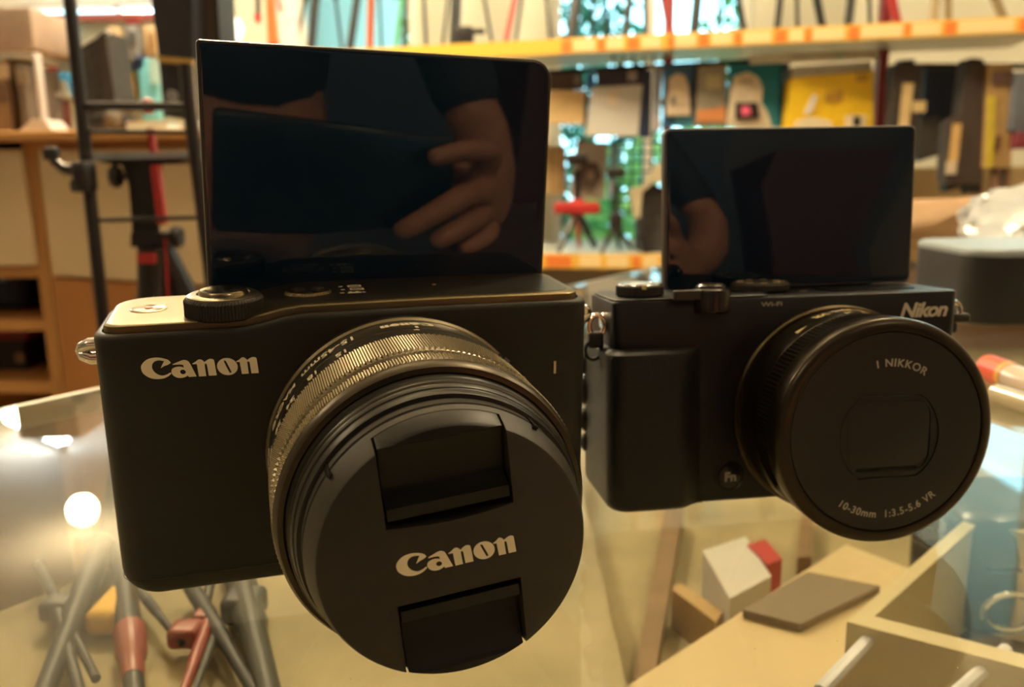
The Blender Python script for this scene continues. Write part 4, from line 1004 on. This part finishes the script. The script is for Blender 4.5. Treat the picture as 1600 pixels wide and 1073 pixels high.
hang('hanging_pouch', 'bright silver pouch with navy sides, hanging under a dark header', 'package', [('pouch', silver, 'q', [(925, 137), (1004, 132), (997, 212), (916, 212)], .035, 0, 0), ('header', col(.03, .025, .05), 'r', (932, 110, 1004, 134), .012, .005, 0), ('side', navy, 'q', [(1004.5, 108), (1019, 110), (1016, 215), (998, 213)], .04, .002, 0), ('tab', col(.3, .29, .33), 'r', (981, 112, 995, 126), .004, -.002, 0), ('pale_patch', col(.7, .6, .5), 'r', (950, 142, 965, 165), .003, -.003, 0)], g1)  # a warm pale patch sits on the pouch front
hang('hang_tag', 'small blue tag between the cream pouch and silver pouch', 'tag', [('card', col(.03, .14, .5), 'r', (916, 115, 930, 140), .004, -.008, 0), ('hole', M_dark, 'r', (921, 117, 925, 119), .002, -.011, 0)], g1)
hang('blister_pack', 'narrow grey-blue strip pack beside the silver pouch', 'package', [('card', col(.28, .33, .42), 'q', [(1024, 100), (1036, 100), (1032, 205), (1020, 205)], .02, 0, 0), ('base', col(.42, .38, .42), 'r', (1021, 180, 1031, 203), .004, -.004, 0)], g1)
hang('blister_pack', 'blue-edged blister pack holding a pale round-shouldered device', 'package', [('card', col(.05, .16, .34), 'q', [(1040, 100), (1086, 98), (1084, 198), (1036, 198)], .012, .01, 0), ('device', col(.62, .52, .40), 'q', [(1047, 122), (1058, 114), (1070, 118), (1076, 135), (1079, 180), (1042, 180)], .02, -.01, 0), ('picture', col(.2, .18, .17), 'r', (1049, 150, 1056, 164), .003, -.013, 0), ('strip', col(.10, .45, .75), 'r', (1054, 184, 1083, 197), .003, .006, 0)], g1)
hang('blister_pack', 'olive-grey pack with an orange foot, in the middle of the hanging packs', 'package', [('card', col(.30, .29, .24), 'q', [(1092, 104), (1136, 100), (1136, 198), (1086, 198)], .02, 0, 0), ('orange_panel', col(.62, .26, .10), 'q', [(1090, 172), (1134, 166), (1134, 190), (1089, 190)], .003, -.004, 0), ('pale_panel', col(.5, .47, .3), 'r', (1104, 118, 1128, 138), .003, -.004, 0), ('side', col(.05, .04, .04), 'q', [(1087, 104), (1092, 104), (1088, 170), (1083, 170)], .02, .002, 0)], g1)
e = hang('blister_pack', 'teal pack with a cream device and a pink-centred dark dial', 'package', [('card', teal, 'q', [(1140, 100), (1226, 93), (1220, 198), (1136, 198)], .012, .012, 0), ('device', col(.62, .55, .42), 'q', [(1144, 135), (1150, 118), (1168, 112), (1184, 120), (1192, 138), (1190, 160), (1200, 178), (1206, 197), (1138, 197)], .02, -.008, 0), ('dark_dial', M_dark, 'q', [(1150, 160), (1184, 160), (1187, 185), (1150, 186)], .006, -.015, .0), ('pink_centre', col(.75, .12, .25), 'q', [(1158, 167), (1170, 165), (1174, 178), (1160, 181)], .003, -.019, 0), ('pattern', col(.4, .34, .25), 'r', (1158, 122, 1176, 130), .003, -.012, 0)], g1)
hang('blister_pack', 'dark blue narrow pack between the teal pack and the yellow bag', 'package', [('card', navy, 'q', [(1222, 100), (1234, 98), (1232, 198), (1219, 198)], .03, .02, 0), ('label', col(.1, .2, .35), 'r', (1223, 110, 1230, 130), .003, .016, 0)], g1)
e = hang('hanging_bag', 'large bright yellow bag with white swoosh and brown lettering patch', 'package', [('bag_body', yel, 'q', [(1236, 122), (1366, 110), (1364, 200), (1230, 200)], .05, 0, 0), ('letter_patch', col(.45, .25, .03), 'q', [(1290, 145), (1318, 142), (1317, 157), (1289, 160)], .003, -.004, 0), ('letter_patch', col(.55, .33, .04), 'r', (1338, 115, 1356, 127), .003, -.004, 0), ('swoosh', wht, 'q', [(1270, 148), (1278, 148), (1270, 172), (1262, 178), (1256, 178)], .003, -.004, 0), ('white_panel', col(.75, .68, .5), 'q', [(1244, 188), (1270, 182), (1300, 190), (1300, 199), (1240, 199)], .003, -.005, 0), ('white_panel', col(.75, .68, .5), 'r', (1322, 180, 1352, 199), .003, -.005, 0), ('black_print', M_dark, 'r', (1334, 182, 1344, 197), .003, -.008, 0), ('header', col(.45, .46, .42), 'q', [(1240, 104), (1360, 96), (1364, 109), (1238, 121)], .03, .005, 0)])
hang('signboard', 'long pale card strip under the rail above the yellow bag', 'sign', [('card', col(.50, .50, .42), 'q', [(1172, 86), (1372, 76), (1372, 92), (1172, 100)], .006, 0, 0), ('patch', col(.35, .5, .42), 'r', (1305, 84, 1318, 92), .003, -.004, 0)], dd=.04)
# second row
hang('package', 'pale wood-coloured striped package beside the large screen, second row', 'package', dd=.16, parts=[('card', col(.52, .38, .2), 'r', (830, 228, 884, 305), .03, 0, .004), ('stripe', col(.4, .27, .12), 'r', (860, 232, 865, 300), .003, -.004, 0), ('stripe', col(.4, .27, .12), 'r', (873, 232, 877, 300), .003, -.004, 0)])
hang('blister_pack', 'clear blister pack with a round dark lens hood inside, second row', 'package', dd=.16, parts=[('card', col(.50, .44, .38), 'q', [(902, 222), (950, 222), (944, 312), (890, 308)], .02, 0, 0), ('lens_hood', col(.10, .07, .055), 'q', [(905, 262), (915, 252), (934, 254), (940, 275), (930, 296), (903, 292)], .02, -.012, 0), ('hood_centre', col(.28, .22, .19), 'r', (917, 267, 929, 280), .003, -.016, 0)])
hang('blister_pack', 'narrow pale blue pack right of the lens hood pack', 'package', dd=.16, parts=[('card', col(.25, .4, .55), 'q', [(956, 225), (968, 225), (962, 310), (950, 310)], .02, 0, 0), ('label', col(.5, .5, .6), 'r', (954, 285, 962, 300), .003, -.004, 0)])
mb = MB(); D = SD(1000)+.2
for k in range(6): A = at(958+k*16, 72, D); B = at(954+k*16, 330, D); mb.tube([A, B], .0022, 6)
for k in range(8): A = at(952, 224+k*15, D); B = at(1046, 222+k*15, D); mb.tube([A, B], .0022, 6)
p = at(1000, 330, D); tag(mb.build('wire_grid', mat('dark_wire', (.01, .03, .06), .4), None, org=p), 'dark wire grid against the window beside the smaller screen', 'grid')
# right-hand bags
g2 = 'bags and straps hanging at the right'
hang('camera_strap', 'dark brown strap pack with a cream strip, right of the dark red post', 'strap', [('card', col(.04, .03, .03), 'q', [(1398, 100), (1442, 100), (1432, 245), (1390, 245)], .04, 0, 0), ('cream_strip', col(.62, .48, .25), 'q', [(1412, 130), (1428, 130), (1420, 200), (1405, 200)], .004, -.005, 0), ('badge', col(.6, .48, .25), 'r', (1428, 158, 1446, 175), .004, -.006, .0), ('hook', M_dark, 'q', [(1405, 94), (1430, 92), (1426, 112), (1408, 114)], .02, .01, 0)], g2, .05)
hang('camera_strap', 'navy blue pack with a grey panel, just above the smaller screen\'s corner', 'strap', [('card', navy, 'q', [(1448, 106), (1500, 108), (1478, 238), (1436, 252)], .05, .09, 0), ('grey_panel', col(.09, .085, .085), 'q', [(1438, 185), (1468, 180), (1466, 242), (1434, 246)], .004, .08, 0)], g2, .05)
hang('camera_strap', 'long dark brown bag with cream lettering strip and white tip', 'strap', [('card', col(.055, .04, .038), 'q', [(1510, 98), (1538, 98), (1536, 285), (1476, 285), (1482, 190), (1500, 180)], .04, 0, 0), ('cream_strip', col(.62, .42, .18), 'q', [(1490, 193), (1503, 193), (1497, 252), (1483, 252)], .004, -.005, 0), ('white_tip', col(.6, .52, .42), 'r', (1480, 252, 1494, 272), .004, -.005, 0), ('hook', M_dark, 'q', [(1506, 94), (1520, 90), (1536, 92), (1540, 104), (1506, 106)], .02, .01, 0), ('foot', M_dark, 'q', [(1478, 286), (1534, 286), (1534, 302), (1512, 302), (1510, 290), (1478, 300)], .03, .005, 0)], g2, .05)
hang('camera_strap', 'tan and yellow pack with dark gaps near the right edge', 'strap', [('card', col(.42, .28, .12), 'q', [(1548, 100), (1582, 100), (1580, 260), (1540, 262)], .04, 0, 0), ('yellow_side', col(.55, .45, .05), 'q', [(1544, 150), (1556, 150), (1552, 262), (1541, 262)], .004, -.005, 0), ('dark_gap', col(.12, .05, .03), 'q', [(1558, 212), (1566, 212), (1562, 235), (1554, 235)], .004, -.006, 0), ('dark_top', col(.1, .06, .05), 'r', (1552, 112, 1582, 132), .004, -.006, 0), ('leg', col(.2, .12, .08), 'q', [(1556, 262), (1564, 262), (1560, 305), (1552, 305)], .02, .01, 0), ('leg', col(.2, .12, .08), 'q', [(1572, 262), (1580, 262), (1576, 300), (1568, 300)], .02, .01, 0)], g2, .05)
hang('camera_strap', 'slate blue pack with a dark red foot at the photo\'s right edge', 'strap', [('card', col(.12, .14, .19), 'r', (1588, 112, 1640, 205), .04, 0, .004), ('red_foot', col(.18, .03, .05), 'r', (1587, 206, 1640, 232), .04, 0, .004)], g2, .05)
A = at(1440, 250, 2.4); B = at(1700, 420, 2.4)
tag(bx(MB(), A.x-.1, B.x, 2.35, 2.6, 0, at(1500, 262, 2.35).z).build('back_cabinet', mat('tan_cabinet', (.33, .24, .12), .5, noise=.1, nscale=5), None, org=Vector((A.x, 2.35, 0)), smooth=0), 'tan cabinet standing behind the bags at the right', 'cabinet')
A = at(780, 410, 2.42); B = at(1100, 470, 2.42)
tag(bx(MB(), A.x, B.x, 2.42, 2.72, 0, at(900, 408, 2.42).z-.02).build('low_cupboard', mat('grey_cupboard', (.20, .18, .15), .5), None, org=Vector((A.x, 2.42, 0)), smooth=0), 'grey low cupboard under the lower shelf, between the cameras', 'cupboard')

# small tripods and boxes on the lower shelf
zL = LS[4]+LS[5]*.42
def feet_on(px, zz, D): v = ray(px, 300); a = EYE+v*(D/v.y); return Vector((a.x, D, zz))
def tripod_small(label, apex, feet, D, r, m, m2, head=None, zz=zL, cat='tripod', group=None, headm=None):
    A = at(*apex, D); F = []
    for k, (fx, rr) in enumerate(feet):
        F.append((feet_on(fx, zz+r*rr*.9, D+(-.05, .05, .1, .02)[k % 4]), rr))
    e = empty('tripod', (A.x, D, zz), label, cat, group); o = Vector(e.location)
    for k, (f, rr) in enumerate(F):
        mid = A.lerp(f, .55); mm = m2 if (k == len(F)-1 and m2 is not m) else m
        mb = MB(); mb.tube([A-o, mid-o], r*rr, 8); mb.tube([mid-o, A.lerp(f, .6)-o], r*rr*1.25, 8); mb.tube([A.lerp(f, .6)-o, f-o], r*rr*.8, 8); mb.build('leg', mm, e)
    MB().rbox(A-o+Vector((0, 0, .01)), (r*5, r*5, .04), r).build('leg_hub', m2, e)
    MB().tube([A-o, A-o+Vector((0, 0, .10))], r*1.2, 10).build('center_column', m, e)
    MB().rbox(A-o+Vector((0, 0, .125)), (r*7, r*7, r*4), r).build('head', headm or M_dark, e)
    return e
e = tripod_small('compact red and black tripod on the lower shelf beside the large screen', (902, 330), [(872, 1.3), (930, 1.3), (905, 1)], SD(900)+.07, .007, M_dark, M_redp)
o = Vector(e.location)
mb = MB(); D = SD(900)+.06
mb.rbox(at(882, 325, D)-o, (.05, .03, .028), .006); mb.rbox(at(915, 325, D)-o, (.07, .03, .028), .006); mb.build('red_joint', M_redp, e)
e2 = tripod_small('low black tabletop tripod with spread legs on the lower shelf', (962, 352), [(940, 1), (988, 1), (968, 1)], SD(974)+.06, .006, M_dark, M_dark)
thing('camera_bag', 'black bag with a cream cloth flap on the lower shelf, beside the smaller screen', 'bag', (1030, 400), SD(1030)+.07, [('bag_body', M_dark2, 'q', [(1004, 300), (1022, 285), (1070, 320), (1066, 398), (1002, 398)], .12, 0, 0), ('cloth_flap', col(.5, .46, .33), 'q', [(984, 296), (1006, 290), (1024, 260), (1048, 246), (1060, 290), (1022, 284), (1004, 300), (1000, 340), (992, 342)], .02, -.025, 0), ('foot', M_dark, 'q', [(998, 366), (1008, 366), (1016, 400), (1006, 400)], .02, -.02, 0)])

# tripods on the upper shelf
zU = US[4]+US[5]*.42
M_or = mat('orange_leg', (.75, .16, .05), .4); M_tan = mat('tan_leg', (.30, .22, .12), .5); M_pk = mat('pink_leg', (.6, .12, .13), .4); M_blk2 = mat('leg_black', (.02, .022, .025), .4); M_green = mat('green_leg', (.12, .45, .2), .4)
g3 = 'tripods standing on the upper shelf'
for (apex, feet, m, m2, l) in (
    ((506, -150), [(498, 1.9), (547, .7), (470, .8)], M_blk2, M_blk2, 'black tripod on the upper shelf, leftmost above the large screen'),
    ((585, -190), [(557, 1.7), (606, .6), (587, 1.6)], M_blk2, M_or, 'black tripod with one orange leg on the upper shelf'),
    ((652, -210), [(638, .8), (674, .8), (626, 1.1)], M_blk2, M_green, 'thin black tripod with a green leg on the upper shelf'),
    ((722, -200), [(716, 2.2), (776, .7), (696, .7)], M_blk2, M_blk2, 'thick-legged black tripod above the large screen\'s right half'),
    ((840, -170), [(862, .7), (806, .7), (790, 1.3)], M_blk2, M_pk, 'black tripod with a pink leg above the large screen\'s right corner'),
    ((925, -200), [(893, 2.2), (952, .8), (925, .7)], M_blk2, M_blk2, 'black tripod with one thick leg before the window, left part'),
    ((1003, -200), [(975, 1.4), (1006, 1.0), (1047, 1.9)], M_blk2, M_pk, 'black tripod with a pink-red leg before the window'),
    ((1112, -220), [(1078, 2.0), (1158, 1.2), (1120, .8)], M_blk2, M_blk2, 'black tripod astride the bright green part of the window'),
    ((1240, -200), [(1203, 1.3), (1275, 1.7), (1236, .8)], M_blk2, M_blk2, 'dark tripod on the upper shelf above the teal and yellow packs'),
    ((1352, -190), [(1310, 1.7), (1345, .8), (1391, 1.7)], M_blk2, M_redp, 'dark tripod with one red leg above the yellow bag'),
    ((1482, -180), [(1438, 1.6), (1552, 1.7), (1462, 1.5)], M_tan, M_tan, 'tan tripod on the upper shelf, rightmost')):
    pxm = apex[0]; tripod_small(l, apex, feet, SD(pxm)+.16, .0075, m, m2, zz=zU, group=g3)
thing('lens_case', 'black knobbed case on the upper shelf by the thick-legged tripod', 'case', (728, 66), SD(728)+.04, [('case_body', M_dark, 'r', (712, 40, 740, 72), .05, 0, .006), ('knob', M_dark, 'r', (740, 44, 758, 52), .02, .01, .003)])
thing('poster_board', 'pinkish-white poster board behind the large screen, left of the window', 'poster', (448, 70), 2.3, [('board', col(.72, .62, .66), 'q', [(424, -60), (462, -60), (468, 90), (432, 90)], .01, 0, 0), ('red_print', col(.7, .2, .2), 'q', [(428, -20), (436, -20), (442, 14), (436, 20)], .002, -.003, 0)])
thing('umbrella', 'furled orange umbrella left of the pinkish poster board', 'umbrella', (424, 66), 2.28, [('canopy', M_or, 'q', [(412, -60), (421, -60), (434, 66), (418, 66)], .03, 0, 0), ('tip', M_dark, 'q', [(418, 66), (434, 66), (428, 84), (424, 84)], .01, .01, 0)])
thing('microphone', 'black stub with a red tip hanging above the large screen', 'microphone', (402, 34), 2.2, [('stick', M_dark, 'q', [(396, -985), (405, -985), (405, 22), (399, 22)], .012, 0, 0), ('tip', M_redp, 'q', [(396, 22), (407, 22), (405, 36), (399, 36)], .014, -.001, 0)])
thing('desk_lamp', 'lit round white lamp behind the large raised screen\'s top edge', 'lamp', (360, 86), SD(360)+.1, [('lamp_shade', mat('lit_shade', (1, 1, .95), .5, emit=(1, 1, .9), estr=1.6), 'd', (361, 46), .05, 0, .032), ('lamp_stem', M_fix, 'q', [(358, 66), (364, 66), (364, 84), (358, 84)], .01, .01, 0)])

# ================================================================== PHOTOGRAPHER (seen only in the reflections)
def W(x, y, z): return Vector((x/1000, y/1000, TZ+z/1000))
e = empty('phone', W(38, -7, 24), 'dark phone held upright by the photographer, mirrored in the large screen', 'phone'); o = Vector(e.location)
MB().rbox(W(38, -7, 63)-o, (.158, .009, .078), .004).build('phone_body', mat('phone_dark', (.008, .012, .02), .25), e)
MB().rbox(W(38, -11.8, 63)-o, (.148, .0006, .072), .0002).build('phone_display', mat('phone_screen', (.01, .012, .015), .1), e)
M_skin = mat('skin', (.50, .22, .13), .5, noise=.08, nscale=60)
skin_nodes = []; edges = []
def chain(pts, start=None):
    prev = start
    for (p, r) in pts:
        skin_nodes.append((p, r)); i = len(skin_nodes)-1
        if prev is not None: edges.append((prev, i))
        prev = i
    return prev
def skin(name, m, parent, levels=2):
    me = bpy.data.meshes.new(name); me.from_pydata([tuple(p) for p, r in skin_nodes], edges, []); o = bpy.data.objects.new(name, me); C.objects.link(o)
    sk = o.modifiers.new('s', 'SKIN'); sk.use_smooth_shade = True
    for i, (p, r) in enumerate(skin_nodes):
        rr = r if isinstance(r, tuple) else (r, r)
        me.skin_vertices[0].data[i].radius = rr; me.skin_vertices[0].data[i].use_root = (i == 0)
    su = o.modifiers.new('u', 'SUBSURF'); su.levels = levels; su.render_levels = levels
    dg = bpy.context.evaluated_depsgraph_get(); me2 = bpy.data.meshes.new_from_object(o.evaluated_get(dg)); o.modifiers.clear(); o.data = me2
    for p_ in me2.polygons: p_.use_smooth = True
    me2.materials.clear(); me2.materials.append(m); o.parent = parent; return o
person = empty('person', (.05, -.50, 0), 'person in a dark shirt holding up a phone, seen mirrored in the raised screens', 'person'); po = Vector(person.location)
def P3(x, y, z): return W(x, y, z)-po
# body: pelvis up to head; both arms; legs
skin_nodes = []; edges = []
chain([(P3(40, -520, 40), .13)])
t1_ = chain([(P3(40, -515, 180), .125), (P3(40, -505, 330), .14), (P3(30, -490, 470), .13), (P3(20, -470, 530), .06), (P3(5, -445, 580), .055)], 0)
chain([(P3(0, -430, 640), .075), (P3(0, -428, 700), .082), (P3(0, -430, 755), .07)], t1_)
sh_i = 3
ra = chain([(P3(215, -480, 470), .06), (P3(300, -400, 270), .045), (P3(345, -330, 110), .042), (P3(270, -190, 50), .034), (P3(205, -90, 32), .026)], sh_i)
chain([(P3(-160, -480, 470), .06), (P3(-250, -400, 280), .045), (P3(-290, -330, 130), .042), (P3(-200, -200, 80), .034), (P3(-130, -100, 60), .027), (P3(-98, -60, 60), (.018, .034)), (P3(-78, -30, 62), (.014, .028)), (P3(-62, -20, 66), .012)], sh_i)
for s_ in (-1, 1): chain([(P3(40+s_*90, -520, -60), .085), (P3(40+s_*100, -500, -440), .06), (P3(40+s_*100, -520, -790), .042), (P3(40+s_*105, -430, -825), .035)], 0)
# right palm and five fingers
palm = chain([(P3(172, -46, 34), (.022, .026)), (P3(150, -24, 44), (.02, .026))], ra)
chain([(P3(146, -8, 72), .0115), (P3(137, 8, 91), .0105), (P3(116, 12, 91), .0095), (P3(98, 8, 86), .0085), (P3(90, 6, 84), .007)], palm)
chain([(P3(138, -2, 54), .012), (P3(118, 12, 54), .011), (P3(98, 14, 42), .010), (P3(78, 11, 28), .009), (P3(70, 9, 23), .0075)], palm)
chain([(P3(144, -4, 32), .0115), (P3(126, 12, 30), .0105), (P3(108, 13, 20), .0095), (P3(96, 11, 12), .008)], palm)
chain([(P3(156, -12, 20), .0105), (P3(146, 6, 16), .0095), (P3(130, 10, 8), .0085), (P3(120, 9, 5), .007)], palm)
chain([(P3(150, -36, 60), .012), (P3(132, -34, 74), .011), (P3(112, -24, 78), .0095), (P3(100, -20, 78), .008)], palm)
bodyo = skin('body', M_skin, person)
# shirt and trousers as clothing
skin_nodes = []; edges = []
chain([(P3(40, -520, 60), .15)])
chain([(P3(40, -515, 190), .145), (P3(40, -505, 330), .158), (P3(30, -490, 470), .15), (P3(22, -474, 515), .075)], 0)
chain([(P3(220, -478, 472), .075), (P3(300, -400, 270), .058), (P3(340, -340, 130), .054)], 3)
chain([(P3(-165, -478, 472), .075), (P3(-250, -400, 280), .058), (P3(-285, -340, 150), .054)], 3)
skin('shirt', mat('dark_shirt', (.02, .022, .035), .8), person)
skin_nodes = []; edges = []
chain([(P3(40, -520, 30), .15)])
for s_ in (-1, 1): chain([(P3(40+s_*90, -520, -70), .10), (P3(40+s_*100, -500, -440), .075), (P3(40+s_*100, -520, -770), .06)], 0)
skin('trousers', mat('dark_denim', (.03, .04, .07), .8), person)
# head details
hc = P3(0, -432, 700)
mb = MB(); prof = [(0, 0.088), (.045, .08), (.07, .06), (.084, .03), (.088, 0), (.084, -.03), (.07, -.045)]
vs = []; fs = []; nn = 24
for (r_, t_) in prof:
    for k in range(nn):
        a = 2*PI*k/nn; y = math.sin(a); z_ = hc.z+.035+t_
        if y > 0: z_ += y*.03*(1 if t_ < 0 else 0)+(.035*y if t_ < .03 else 0)
        vs.append((hc.x+r_*math.cos(a), hc.y-.004+r_*1.12*y, z_))
for i in range(len(prof)-1):
    for k in range(nn): a = i*nn+k; b = i*nn+(k+1) % nn; fs.append((a, b, b+nn, a+nn))
MB().add(vs, fs).build('hair', mat('hair_black', (.012, .01, .009), .5), person, smooth=60)
for s_ in (-1, 1):
    MB().lathe([(0, -.004), (.010, -.002), (.012, .004), (0, .008)], 16, hc+Vector((s_*.03, .082, .0)), 'Y').build('eye', mat('eye_white', (.6, .58, .55), .2), person)
    MB().rbox(hc+Vector((s_*.088, -.005, -.01)), (.014, .03, .055), .006).build('ear', M_skin, person)
MB().loft([[hc+Vector((x*.6, .080, .01)) for x in (-.01, .01)]+[hc+Vector((x*.6, .075, .01)) for x in (.01, -.01)], [hc+Vector((x, .104, -.03)) for x in (-.014, .014)]+[hc+Vector((x, .075, -.034)) for x in (.014, -.014)]]).build('nose', M_skin, person)
MB().rbox(hc+Vector((0, .076, -.055)), (.045, .012, .012), .005).build('mouth', mat('lips', (.35, .10, .08), .5), person)

# rear of the room, faintly mirrored in the small camera's screen
tag(bx(MB(), .3, 1.2, -2.18, -1.75, 0, 1.9).build('rear_cabinet', mat('rear_blue', (.06, .08, .14), .4), smooth=0), 'tall blue-grey cabinet against the rear wall', 'cabinet')
tag(bx(MB(), 1.5, 2.3, -2.18, -1.8, 0, 1.6).build('rear_shelf_unit', mat('rear_maroon', (.14, .05, .05), .5), smooth=0), 'low maroon shelf unit against the rear wall', 'shelf unit')

# ================================================================== WORLD, CAMERA, COLOUR
w = bpy.data.worlds.new('World'); scene.world = w; w.use_nodes = True
w.node_tree.nodes['Background'].inputs[0].default_value = (.46, .88, 1.0, 1)
w.node_tree.nodes['Background'].inputs[1].default_value = 4.3
cam_d = bpy.data.cameras.new('Camera'); cam = bpy.data.objects.new('Camera', cam_d); C.objects.link(cam)
back = -fwd
cam.matrix_world = Matrix(((rgt.x, upv.x, back.x, EYE.x), (rgt.y, upv.y, back.y, EYE.y), (rgt.z, upv.z, back.z, EYE.z), (0, 0, 0, 1)))
cam_d.sensor_width = 36; cam_d.lens = FPX/1600*36; cam_d.clip_start = .01; cam_d.clip_end = 60
cam_d.dof.use_dof = True; cam_d.dof.focus_distance = .17; cam_d.dof.aperture_fstop = cam_d.lens/1.65
scene.camera = cam
sun_d = bpy.data.lights.new('Sun', 'SUN'); sun_d.energy = 7; sun_d.angle = R(1); sun_d.color = (1, .95, .85)
sun = bpy.data.objects.new('Sun', sun_d); C.objects.link(sun); sun.rotation_euler = (R(38), R(12), 0)
vs_ = scene.view_settings
scene.display_settings.display_device = 'sRGB'
vs_.view_transform = 'Standard'; vs_.look = 'None'; vs_.exposure = 0.42; vs_.gamma = 1.0; vs_.use_curve_mapping = False
scene.cycles.use_denoising = True
scene.cycles.max_bounces = 10; scene.cycles.transparent_max_bounces = 16
scene.cycles.sample_clamp_indirect = 8
